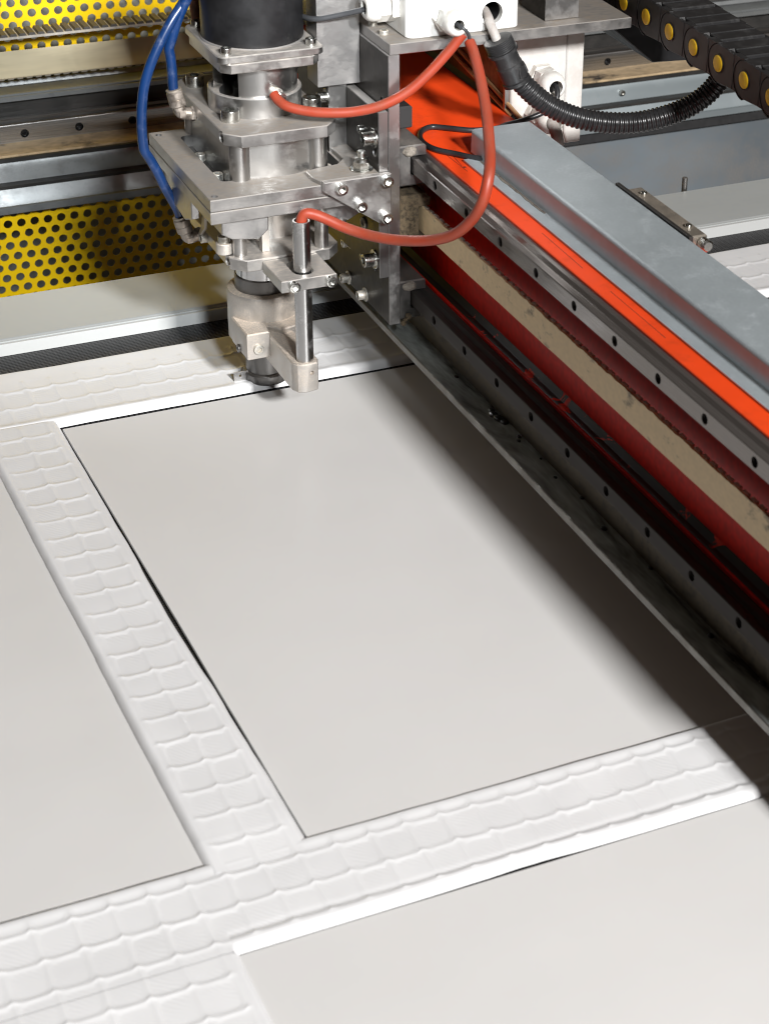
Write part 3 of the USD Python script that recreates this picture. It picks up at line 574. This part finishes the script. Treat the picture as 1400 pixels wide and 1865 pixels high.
cl = cut(bx(89.2, 116, -84, 20, 141, 184, 2.5), bx(106, 120, -100, 40, 149, 174, 0)); obj('belt_clamp', cl, 'lint', t)
for k in range(9):
    g = trimesh.creation.icosphere(2, 1.0); s = rng.uniform(1.2, 3.); v = g.vertices * (1 + .6 * (meshkit.fbm(g.vertices * 2 + k, 2, 6)[:, None] - .5))
    obj('lint_clump', trimesh.Trimesh(v * s + [(92 + 2.4 * k) if k < 5 else 91 + 2 * k - 10, -81 - rng.uniform(0, 3), (150 + 5 * (k % 4)) if k < 6 else 72 + 3 * k - 18], g.faces), 'lint', t, smooth=True)
for (x, y) in ((86.5, -60), (87, -36)): bolt(t, (x, y, 311.5), (0, 0, 1), 3.7, 3.4, 'zinc_dust')
obj('shelf_post', bx(220, 250, -73, -30, 311.8, 420, .6), 'alu_side', t)
obj('shelf_knob', lathe([(9, 0), (10.5, 1.5), (10.5, 8), (9, 9.5)], (214, 10, 311.8), (0, 0, 1), 30), 'gland', t)
obj('under_bracket', prism([(292, 300), (300, 288), (341, 254), (396, 251), (397, 278), (345, 294), (305, 302)], -40, 60, 'y', .8), 'black_paint', t)
tag(obj('wall', bx(-500, 1500, 860, 880, -400, 330, 0), 'backing'), 'grey cabinet wall behind the yellow perforated guards', None, kind='structure')

# ------------------------------------------------------------------ tool head (axis at x = y = 0)
H = t = thing('tool_head', 'dusty aluminium cutting head with black motor, plates and clamp over the quilted sheet', 'tool head', (0, 0, 0))
obj('motor', lathe([(39.2, 303), (40, 304), (40, 420)], seg=72), 'black_paint', t)
obj('motor_ring', lathe([(40.8, 302.2), (41.2, 302.8), (40.4, 303.6)], seg=72), 'alu', t)
def chamf(x0, x1, y0, y1, c): return [(x0 + c, y0), (x1 - c, y0), (x1, y0 + c), (x1, y1 - c), (x1 - c, y1), (x0 + c, y1), (x0, y1 - c), (x0, y0 + c)]
mf = obj('motor_flange', prism(rrect(-43, 43, -47, 43, 7), 296.4, 302.3, 'z', .8), 'alu_cast', t)
obj('adapter_flange', prism(chamf(-41, 39.5, -47.4, 41, 7), 288.6, 296.2, 'z', .7), 'alu_cast', t)
for x, y in ((-34.5, -38.5), (34, -38.5), (-34.5, 34.5), (34, 34.5)): bolt(mf, (x, y, 302.2), (0, 0, 1), 4.2, 5.4, 'zinc')
nk = cut(lathe([(34, 246), (34, 288.8)], seg=72), lathe([(28, 240), (28, 300)], seg=48), bx(-60, -16, -26, 20, 257.5, 286, 0))
obj('coupling_housing', nk, 'alu_turned', t, smooth=40)
obj('coupling', lathe([(17, 246), (17, 262), (12, 264), (12, 290)], seg=40), 'dark_frame', t)
obj('collar', cut(lathe([(37.2, 245.8), (37.2, 261.6), (36.6, 262.3)], seg=72), lathe([(34.2, 240), (34.2, 270)], seg=72)), 'alu_turned', t, smooth=40)
ft = obj('fitting', lathe([(4.6, 0), (5.2, .5), (5.2, 4.6), (4.6, 5)], (5.5, -33.2, 264.5), (.12, -.95, .05), 24), 'zinc_dust', t)
obj('fitting_nipple', lathe([(3.0, 4.8), (3.0, 9), (3.5, 10), (3.2, 13)], (5.5, -33.2, 264.5), (.12, -.95, .05), 20), 'zinc', ft)
# upper end plate of the cylinder
up = prism(chamf(-45.6, 46.6, -67, 80, 11), 236, 246, 'z', .7)
up = cut(up, cyl(5.2, -3, 14, (-46, -51, 240.8), (1, 0, 0), 26, 0))
uo = obj('upper_end_plate', up, 'alu_plate', t)
for x, y in ((-31, -30), (-31, 58), (39, -24), (39, 58)): bolt(uo, (x, y, 246), (0, 0, 1), 7.4, 9, 'zinc')
# profile tube with four round corners
body = join(bx(-33, 34, -47, 62, 195.2, 236, 0))
bm = mani_w(prism([(-36.5, -44), (-29, -50.5), (-22, -52.2), (-10, -55.4), (1, -56.4), (12, -55.4), (24, -52.2), (31, -50.5), (38, -44), (38, 60), (31, 67), (-29, 67), (-36.5, 60)], 190, 235.95, 'z', 0))
for x, y in ((-31.5, -49.5), (33, -49.5), (-31.5, 64), (33, 64)): bm = bm + mani_w(lathe([(8.2, 190), (8.2, 235.95)], (x, y, 0), seg=40))
obj('cylinder_body', tm(bm), 'alu_turned', t, smooth=35)
# twin head plates; the upper one has a window that shows the lower one
hp = prism([(-68, -86), (71, -86), (71, 73), (-68, 73)], 195.2, 205, 'z', .6)
hp = cut(hp, prism(rrect(-47.5, 53.5, -52, 56, 5), 180, 220, 'z', 0), *[cyl(2.7, 190, 210, (x, y, 0), (0, 0, 1), 20, 0) for x, y in ((-62, -78.5), (-62, 65))])
obj('head_plate', hp, 'alu_plate', t)
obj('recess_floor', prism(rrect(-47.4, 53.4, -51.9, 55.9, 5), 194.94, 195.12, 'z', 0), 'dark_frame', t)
lo = obj('head_plate', prism([(-68.4, -86.4), (58, -86.4), (70, -74), (70, 73), (-68.4, 73)], 185, 194.9, 'z', .6), 'alu_plate', t)
for x, y in ((-41, -22), (-40.5, 24), (45.5, -36), (45.5, 30)): bolt(lo, (x, y, 194.8), (0, 0, 1), 4.3, 6, 'zinc_dust')
# bracket arm and gusset towards the carriage
obj('bracket_arm', prism([(18.6, -76), (22, -86.2), (78.9, -86.2), (78.9, 20), (56, 20), (56, -46), (47, -56), (30, -58), (18.6, -62)], 197, 208.6, 'z', .6), 'alu_plate', t)
gs = obj('gusset', prism([(22.5, 208.9), (22.5, 201), (28.6, 196.8), (68.5, 168.6), (78.9, 168.6), (78.9, 208.9)], -92, -86.4, 'y', .6), 'alu', t)
for x, z in ((36, 203.2), (74.4, 204.2), (52, 186.2), (73.8, 173.2)): bolt(gs, (x, -92, z), (0, -1, 0), 4.7, 5.6, 'zinc')
stud = obj('stud', lathe([(3.9, 0), (3.9, 14.6), (3.2, 15.6)], (61, -74, 208.5), seg=24), 'zinc', t)
obj('stud_washer', cyl(9.2, 0, 1.4, (61, -74, 208.5), seg=30, bev=.3), 'zinc', stud); hexnut(stud, (61, -74, 209.9), 7.2, 6.2)
obj('nut_dome', lathe([(6.4, 0), (6.0, 2.2), (4.4, 3.2)], (61, -74, 216.0), seg=26), 'zinc', stud)
# blocks and spacers hanging under the head plates
obj('hanging_block', prism([(-58, 184.8), (-58, 173), (-50, 168), (-28, 164.8), (-20, 172), (-20, 184.8)], -80, -58, 'y', .8), 'alu', t)
obj('hanging_block', prism([(32, 184.8), (32, 173), (50, 166), (62, 172), (66, 184.8)], -72, -52, 'y', .8), 'alu', t)
obj('side_block', prism([(-30, 184.8), (-30, 168), (-10, 160), (36, 166), (44, 184.8)], -66.5, -60, 'x', .8), 'alu', t)
obj('side_block', prism([(40, 184.8), (40, 172), (52, 168), (64, 184.8)], -68, -58, 'x', .8), 'alu', t)
obj('catch_hook', prism([(-34, 184.8), (-38, 178), (-34, 160), (-22, 150), (-20, 153), (-28, 164), (-30, 176), (-24, 184.8)], -58, -55.5, 'x', .5), 'bar_metal', t)
for x, y in ((-36, -55), (30.5, -62)): obj('spacer', cyl(5.6, 142.6, 185, (x, y, 0), seg=28), 'alu_cast', t)
obj('spacer', prism([(-18, -57), (-12, -57), (-12, -50), (-18, -50)], 142.8, 185, 'z', .6), 'alu_pale', t); obj('spacer', bx(31, 36.5, -58, -51, 152, 185, .6), 'alu_pale', t)
obj('small_post', cyl(4.4, 163, 185, (46, -66, 0), seg=24), 'alu', t)
sb = obj('standoff', cyl(7, 142.8, 152, (-46, -46, 0), seg=24), 'alu_pale', t); bolt(sb, (-46, -46, 152), (0, 0, 1), 5, 6, 'zinc_dust')
lneck = mani_w(lathe([(37, 142), (36, 144), (36, 185)], (4, 2, 0), seg=64))
obj('lower_neck', tm(lneck), 'alu_cast', t, smooth=40)
lf = prism(chamf(-46, 45.5, -69, 62, 11), 133, 143, 'z', .7)
lf = cut(lf, cyl(5.4, -3, 14, (-46.4, -53, 138), (1, 0, 0), 26, 0))
lfo = obj('lower_end_plate', lf, 'alu_cast', t)
bolt(lfo, (-46, 2, 137.5), (-1, 0, 0), 5, 5, 'zinc_dust')
obj('piston_rod', lathe([(21.9, 100), (21.9, 134)], seg=56), 'chrome', t)
obj('rod_seal', lathe([(23.2, 88), (23.2, 99), (22.6, 100.2)], seg=56), 'steel_dark', t)
# clamp ring with arm
ring = mani_w(lathe([(30, 44), (30, 84.5), (29.2, 87.2), (27, 88), (25.4, 88)], seg=64))
arm = Manifold.hull(mani_w(prism([(-11.5, -40), (28, -20), (11, -60), (11, -100), (8, -106), (-2, -107.5), (-8.5, -105), (-11.5, -99)], 38, 62.5, 'z', 1.0)))
blk = mani_w(prism([(-31, -8), (-31, -47), (-11.6, -47), (-8, -30), (0, 0)], 43.5, 67, 'z', 1.0)) + mani_w(prism([(31, 8), (31, -30), (22, -34), (0, -20), (0, 0)], 40, 66.5, 'z', 1.0))
cl = ring + mani_w(prism([(-11.5, -30), (10.8, -30), (10.8, -100), (8, -106), (-2, -107.5), (-8.5, -105), (-11.5, -99)], 37, 62.5, 'z', 1.0)) + blk + mani_w(prism([(-30, -10), (0, -46), (22, -40), (30, -8), (0, 20)], 43.5, 66.6, 'z', 1.0))
cl = cl - mani_w(lathe([(23.3, 84), (23.3, 100)], seg=56)) - mani_w(lathe([(7.3, 57), (7.3, 80)], (.6, -97, 0), seg=40)) - mani_w(cyl(1.8, -2, 5, (3, -108, 54), (0, 1, 0), 18, 0))
co = obj('clamp_ring', tm(cl), 'alu_pale', t, smooth=35)
bolt(co, (-21.5, -47, 53), (0, -1, 0), 4.4, 2.6, 'zinc_dust'); bolt(co, (26, -32.4, 54), (.3, -1, 0), 2.4, 1.2, 'zinc_dust'); bolt(co, (-31, -26, 46), (-1, 0, 0), 3.4, 2.0, 'steel_dark')
nz = obj('nozzle', lathe([(17, 11), (17, 44)], seg=56), 'steel_dark', t)
obj('nozzle_rim', lathe([(18.4, 1.6), (19.4, 2.6), (19.6, 9), (18.8, 10.4), (17, 11.4)], seg=56), 'steel_dark', nz)
obj('sensor_tab', cut(bx(-29.5, -17, -3, -1.9, 2.2, 11.6, .15), cyl(1.2, -3, 6, (-24, -4, 8), (0, 1, 0), 16, 0)), 'alu', nz, label='small bent metal tab left of the nozzle')
# guide tube with slotted clamp block
cb = prism([(-22.5, -113), (23.5, -113), (23.5, -69.2), (-22.5, -69.2)], 131, 141, 'z', .6)
cb = cut(cb, prism([(.6 + 8.6 * math.cos(a), (-98 if a < 0 else -86) + 8.6 * math.sin(a)) for a in np.linspace(-math.pi, math.pi, 41)[:-1]], 120, 150, 'z', 0))
cbo = obj('tube_clamp', cb, 'alu_cast', t)
for x, z in ((-12.5, 136), (18, 136)): bolt(cbo, (x, -113, z), (0, -1, 0), 4.5, 4.5, 'zinc')
gt = cut(lathe([(7, 57), (7, 183), (6.6, 183.4)], (.6, -97.5, 0), seg=44), cyl(5.6, 150, 190, (.6, -97.5, 0), (0, 0, 1), 30, 0))
obj('guide_tube', gt, 'tube', t, smooth=40)
# push-in elbows for the blue air lines
def elbow(a, corner, b, label=None):
    a, c, b = (np.array(q, float) for q in (a, corner, b)); d1 = (c - a) / np.linalg.norm(c - a); d2 = (b - c) / np.linalg.norm(b - c)
    pth = np.vstack([a, a + (c - a) * .45] + [(c - d1 * 3.5) * (1 - u) ** 2 + 2 * u * (1 - u) * c + (c + d2 * 3.5) * u * u for u in np.linspace(0, 1, 8)] + [c + (b - c) * .7])
    e = obj('elbow_fitting', sweep(pth, [5.0] * len(pth), 22), 'nickel', H, smooth=50)
    obj('elbow_nut', place(prism([(6.2 * math.cos(k * math.pi / 3), 6.2 * math.sin(k * math.pi / 3)) for k in range(6)], 0, 4.5, 'z', .5), a - d1 * .5, d1), 'nickel', e, smooth=20)
    L = np.linalg.norm(b - c)
    obj('elbow_sleeve', lathe([(5.4, L * .30), (6.6, L * .36), (6.6, L * .62), (6.2, L * .64), (6.6, L * .66), (6.6, L * .94), (5.6, L)], c, d2, 32), 'nickel', e)
    obj('release_ring', lathe([(4.4, L), (6.3, L + .2), (6.3, L + 1.6), (4.4, L + 1.9)], c, d2, 28), 'bar_metal', e)
    obj('elbow_badge', bx(-2.4, 2.4, -.3, .3, -2.2, 2.2, .1).apply_translation(c - d1 * .0 + np.array([.6, -5.0, 0])), 'nickel', e)
elbow((-44.8, 18, 237), (-56.5, 18, 239), (-60, 20, 257)); elbow((-45.4, 18, 134), (-56.5, 18, 131), (-61, 20, 149))

# ------------------------------------------------------------------ junction boxes, glands
def gland(parent, c, ax, r, L, m='gland', bore=None):
    """hex base, domed clamping nut, dark bore"""
    g = obj('cable_gland', place(prism([(r * 1.12 * math.cos(k * math.pi / 3), r * 1.12 * math.sin(k * math.pi / 3)) for k in range(6)], 0, L * .24, 'z', .6), c, ax), m, parent, smooth=20)
    nut = cut(prism([(r * 1.06 * math.cos(k * math.pi / 3 + .2), r * 1.06 * math.sin(k * math.pi / 3 + .2)) for k in range(6)], L * .27, L * .62, 'z', .6), cyl(r * .45, 0, L, (0, 0, 0), seg=24, bev=0))
    obj('clamping_nut', place(nut, c, ax), m, g, smooth=20)
    dome = cut(lathe([(r * .98, L * .6), (r * .98, L * .78), (r * .90, L * .9), (r * .74, L * .98), (r * .6, L)], seg=40), cyl(bore or r * .42, L * .3, L * 1.2, (0, 0, 0), seg=28, bev=0))
    obj('dome', place(dome, c, ax), m, g, smooth=40)
    obj('seal', place(cyl(bore or r * .42, L * .5, L * .72, (0, 0, 0), seg=24, bev=0), c, ax), 'black_rubber', g)
    return g
jb = thing('junction_box', 'clean white plastic junction box standing on the carriage shelf', 'junction box', (146, -30, 312))
sh = prism(rrect(98, 194.5, -80, 30, 6.5), 311.8, 420, 'z', .8)
sh = cut(sh, cyl(9.0, -2, 60, (169.5, -80, 326), (0, 1, 0), 36, 0))
obj('box_shell', sh, 'white_box', jb, smooth=40)
obj('knockout_rim', cut(lathe([(10.6, -.2), (10.6, .5), (9.8, .7)], (169.5, -80.2, 326), (0, -1, 0), 40), cyl(8.9, -4, 4, (169.5, -80.2, 326), (0, -1, 0), 36, 0)), 'white_box', jb, smooth=40)
obj('knockout_liner', cut(cyl(8.98, 4.5, 34, (169.5, -80, 326), (0, 1, 0), 36, 0), cyl(8.6, 0, 40, (169.5, -80, 326), (0, 1, 0), 36, 0)), 'black_rubber', jb)
obj('knockout_cavity', cyl(8.95, 34, 59, (169.5, -80, 326), (0, 1, 0), 30, 0), 'black_rubber', jb)
gland(jb, (129.5, -79.8, 327), (-.06, -1, .06), 10.2, 31); gland(jb, (98.3, -54, 332), (-1, 0, 0), 11.5, 26, bore=5.2)
lb = thing('junction_box', 'dusty white junction box with two glands hanging below the shelf', 'junction box', (255, 10, 180))
obj('box_shell', prism([(219.6, 182), (221.6, 180), (286, 180), (289.5, 184), (289.5, 302), (219.6, 302)], -10, 42, 'y', 1.0), 'white_box_dirty', lb)
obj('box_lid', prism(rrect(220.2, 272, 199, 301, 5), -14, -10.2, 'y', 1.2), 'white_box_dirty', lb, smooth=40)
obj('lid_bevel', prism([(272.6, 301), (272.6, 192), (276, 181), (288.6, 181), (289, 184), (289, 301)], -13, -10.2, 'y', 1.0), 'white_box_dirty', lb)
obj('hinge_knob', cyl(5.5, 0, 4, (219.6, -13.5, 284), (-.3, -1, 0), 26, 1), 'black_rubber', lb)
gland(lb, (247.5, -13.8, 243.5), (0, -1, 0), 12, 30, bore=6.2); gland(lb, (247, -13.8, 213.5), (0, -1, 0), 12.5, 30, bore=7.5)

# ------------------------------------------------------------------ hoses, cables, air lines
def hose(name, label, cat, pts, r, m, n=10, seg=20, group=None, loc=None):
    p = spline(pts, n); o = obj(name, sweep(p, r, seg), m, None, smooth=60); return tag(o, label, cat, group)
h1 = [(1.5, -41.0, 266.8), (3.5, -47.5, 263.2), (8, -55, 260.6), (20.7, -64.0, 258.3), (37.2, -74.0, 258.3), (54.6, -82.0, 260.1), (72.1, -90.0, 265.5), (90.3, -96.0, 275.5), (107.0, -100.0, 290.2), (121.7, -103.0, 306.1), (133.1, -106.0, 320.9)]
h2 = [(.6, -97.5, 172), (.6, -97.5, 182), (3.4, -99.0, 188.9), (9.9, -102.0, 188.6), (18.4, -107.0, 185.2), (28.9, -115.0, 180.3), (40.5, -126.0, 177.3), (52.3, -142.0, 177.7), (63.1, -160.0, 181.3), (73.7, -183.0, 189.2), (82.9, -203.0, 200.2), (89.4, -220.0, 216.9), (93.9, -230.0, 234.9), (99.3, -228.0, 251.8), (106.5, -215.0, 261.0), (114.7, -195.0, 270.0), (123.8, -170.0, 281.8), (132.3, -140.0, 296.9), (138.1, -115.0, 307.9), (138.8, -106.0, 313.4)]
hose('red_hose', 'red silicone hose sagging from the motor collar to the white box', 'hose', h1, 4.0, 'hose_red')
hose('red_hose', 'long red silicone hose looping from the guide tube to the white box', 'hose', h2, 4.3, 'hose_red')
for pts in ([(128.6, -100, 328.6), (129.6, -108, 327), (131, -107.5, 324), (134.6, -104.6, 317.5)], [(127.8, -100, 328), (131, -110, 326.5), (136, -109, 321), (138.8, -106.6, 314.5), (138.9, -107, 310)]):
    tag(obj('inner_lead', sweep(spline(pts, 8), 1.5, 10), 'cable_grey', None, smooth=60), 'grey lead from the gland into the ' + ('upper' if pts[0][0] > 128 else 'long looping') + ' red hose', 'cable')
b1 = [(-60, 20, 255), (-60.6, 20, 262), (-60.6, 20.0, 274), (-61.3, 20.0, 286.2), (-61.9, 20.0, 292.0), (-58.6, 20.0, 301), (-52.8, 20.0, 316.0), (-42.9, 20.0, 334.5), (-36, 24, 350), (-32, 34, 372)]
b2 = [(-60.6, 20, 146), (-62.6, 20, 155.5), (-65.6, 20.0, 162.6), (-72.5, 20.0, 177.8), (-78.4, 20.0, 192.8), (-83.8, 19.0, 204.1), (-87.3, 18.0, 210.6), (-88.3, 18.0, 217.1), (-88.8, 17.0, 232.1), (-88.1, 16.0, 246.0), (-85.5, 15.0, 263.9), (-79.5, 15.0, 280.9), (-70.6, 16.0, 297.2), (-59.3, 18.0, 313.8), (-47.8, 22.0, 326.4), (-40, 30, 336), (-36, 44, 352)]
hose('air_line', 'blue air line bent sharply above the upper elbow fitting', 'air line', b1, 4.0, 'hose_blue', 12)
hose('air_line', 'long blue air line bowing outward to the lower elbow fitting', 'air line', b2, 4.0, 'hose_blue', 12)
lp = [(247.2, -38, 244.9), (247, -46, 244.2), (244.0, -51.0, 236.5), (232.6, -52.0, 227.5), (215.0, -51.0, 222.4), (198, -53, 221), (186.6, -57, 220.8), (166.4, -54.2, 220.8), (149.6, -42.3, 220.8), (137.9, -35.3, 220.8), (126.7, -42.0, 220.8), (119.4, -55.4, 220.8), (117.5, -70.5, 220.8), (121.4, -85.4, 220.8), (131.7, -98.6, 220.8), (141.4, -112, 221.0), (150, -122, 222)]
hose('black_cable', 'thin black cable lying in a loop on the orange-red beam top', 'cable', lp, 2.3, 'cable_dark', 10, 14)
hose('grey_cable', 'thin grey cable from the black motor to the side gland', 'cable', [(30, 4, 321), (33.1, -6.0, 319.2), (35.6, -14.0, 317.8), (38.8, -26.0, 318.8), (44.9, -34.0, 320.5), (60.1, -42.0, 324.7), (74.8, -51.0, 329.7), (88.0, -54.0, 331.5)], 2.2, 'cable_grey', 10, 14)
hose('grey_cable', 'thick grey cable entering the lowest gland of the dusty box', 'cable', [(247, -28, 213.5), (247, -40, 211), (248, -47, 204), (249, -49, 195)], 5.2, 'sheath', 10, 18)
hose('cable_sheath', 'grey cable sheath hanging from the round hole of the white box', 'cable', [(168, -70, 325), (166.5, -80, 322.4), (165.4, -87, 319.2), (165.6, -93, 314), (167.4, -95.5, 308), (170, -97, 300)], 3.7, 'sheath', 10, 18)
hose('red_hose', 'red hose passing behind the black motor at the top edge', 'hose', [(30, 90, 270), (44, 80, 300), (62, 70, 330), (84, 70, 370)], 6.5, 'hose_red', 10, 18)
hose('brown_hose', 'dark red brown hose left of the black motor', 'hose', [(-28, 52, 302), (-29, 52, 312), (-30, 52, 330), (-31, 54, 372)], 4.5, 'brown', 8, 16)
cd = thing('corrugated_conduit', 'black corrugated conduit hanging from its threaded coupling to the cable chain', 'conduit', (200, -120, 250))
cp = spline([(167.5, -95.0, 309.6), (176.6, -97.0, 289.3), (187.2, -101.0, 273.7), (202.3, -106.0, 259.0), (217.8, -112.0, 249.5), (233.9, -118.0, 243.6), (255.4, -125.0, 240.0), (276.8, -132.0, 240.1), (298.6, -138.0, 244.5), (318.2, -143.0, 252.1), (332.9, -147.0, 263.1), (341.3, -150.0, 276.0), (345.6, -152.0, 296)], 12)
pp, qq = resample(cp, .42); st = 38.0; k = qq > st
ph = (qq[k] - st) / 3.7 % 1
obj('conduit_tube', sweep(pp[k], 8.5 + .40 * np.clip(np.sin(2 * math.pi * ph) * 2.2, -1, 1), 22), 'conduit', cd, smooth=60)
ax0 = pp[60] - pp[0]; ax0 /= np.linalg.norm(ax0)
thread = [(4.2, 0)] + [(r_, h) for i in range(6) for r_, h in ((11.2, .4 + 1.5 * i), (11.8, .9 + 1.5 * i), (10.9, 1.5 + 1.5 * i))] + [(11, 9.6), (12.6, 9.9), (12.6, 12.2), (11.4, 12.6)]
obj('threaded_end', lathe(thread, pp[0], ax0, 40), 'black_plastic', cd, smooth=25)
c0 = pp[0] + ax0 * 12.5
cpl = obj('coupling', lathe([(10.0, 0), (10.4, .6), (10.4, 10), (10.9, 10.4), (10.9, 23), (10.6, 24), (11.6, 24.4), (11.6, 27), (9.5, 27.8)], c0, ax0, 40), 'black_plastic', cd, smooth=25)
sd = np.cross(ax0, [0, 0, 1]); sd /= np.linalg.norm(sd); u2 = np.cross(sd, ax0)
for q in (0.6, -.5):
    d = -sd * math.sin(q) * -1 + u2 * math.cos(q) * .8 + np.array([0, -.5, 0]); d -= ax0 * (d @ ax0); d /= np.linalg.norm(d)
    obj('latch', place(bx(-3.2, 3.2, -4.5, 4.5, -1, 1, .4), c0 + ax0 * 18 + d * 10.8, d), 'black_plastic', cpl)
# ------------------------------------------------------------------ cable chain
ch = thing('cable_chain', 'black plastic cable chain with round yellow pin caps along its side', 'cable chain', (325, -150, 300))
ZC = 311.0; P = 38.4
def stad(y, z, r, L): return [(y + r * math.cos(a), z + r * math.sin(a)) for a in np.linspace(math.pi / 2, -math.pi / 2, 13)][::-1] + [(y - L + r * math.cos(a), z + r * math.sin(a)) for a in np.linspace(math.pi / 2, 1.5 * math.pi, 13)]
for k in range(-4, 11):
    y = -54.0 - P * k; z = ZC + 2.8 - 1.0 * k
    lk = obj('chain_link', prism([(y + 15.3 * math.cos(a), z + 15.3 * math.sin(a)) for a in np.linspace(-math.pi / 2, math.pi / 2, 15)] + [(y - P * .55, z + 14.0), (y - P * .575, z + 12), (y - P * .575, z - 12), (y - P * .55, z - 14.0)], 302, 305.4, 'x', .7), 'black_plastic', ch)
    obj('link_inner', prism([(y - P * .55, z + 14.2), (y - P - 13, z + 14.2), (y - P - 15, z + 10), (y - P - 15, z - 10), (y - P - 13, z - 14.2), (y - P * .55, z - 14.2)], 302.35, 308, 'x', .5), 'black_plastic', lk)
    obj('link_rib', prism([(y + (15.4 + w) * math.cos(a), z + (15.4 + w) * math.sin(a)) for w, aa in ((0, np.linspace(-1.5, 1.5, 15)), (.9, np.linspace(1.5, -1.5, 15))) for a in aa], 301.6, 305, 'x', .1), 'black_plastic', lk)
    obj('pin_ring', cut(lathe([(7.9, 0), (7.9, .35), (7.6, .4)], (301.9, y, z), (-1, 0, 0), 32), cyl(7.3, -3, 3, (301.9, y, z), (-1, 0, 0), 28, 0)), 'black_plastic', lk)
    obj('pin_cap', lathe([(6.5, -.3), (6.5, .5), (5.8, .9), (0, 1.15)], (301.8, y, z), (-1, 0, 0), 30), 'yellow_pin', lk)
    obj('far_link', prism([(y + 13, z - 13), (y + 13, z + 13), (y - P * .95, z + 12.6), (y - P * .95, z - 12.6)], 349, 352, 'x', .7), 'black_plastic', lk)
    obj('crossbar', prism([(y + 6, z + 11.6), (y - 29.2, z + 11.6), (y - 29.2, z + 13.4), (y - 28.4, z + 14.2), (y + 5.2, z + 14.2), (y + 6, z + 13.4)], 308.1, 348.8, 'x', .4), 'black_plastic', lk)
    obj('crossbar_rib', bx(308.4, 348.5, y - 14, y - 12.6, z + 14.0, z + 14.9, .2), 'black_plastic', lk)
tag(obj('cover_strip', prism([(690, 40), (760, 46), (760, 48), (690, 42)], 820, 1050, 'x', .2), 'blue_grey'), 'pale worn metal strip at the far right behind the cable chain', 'strip')
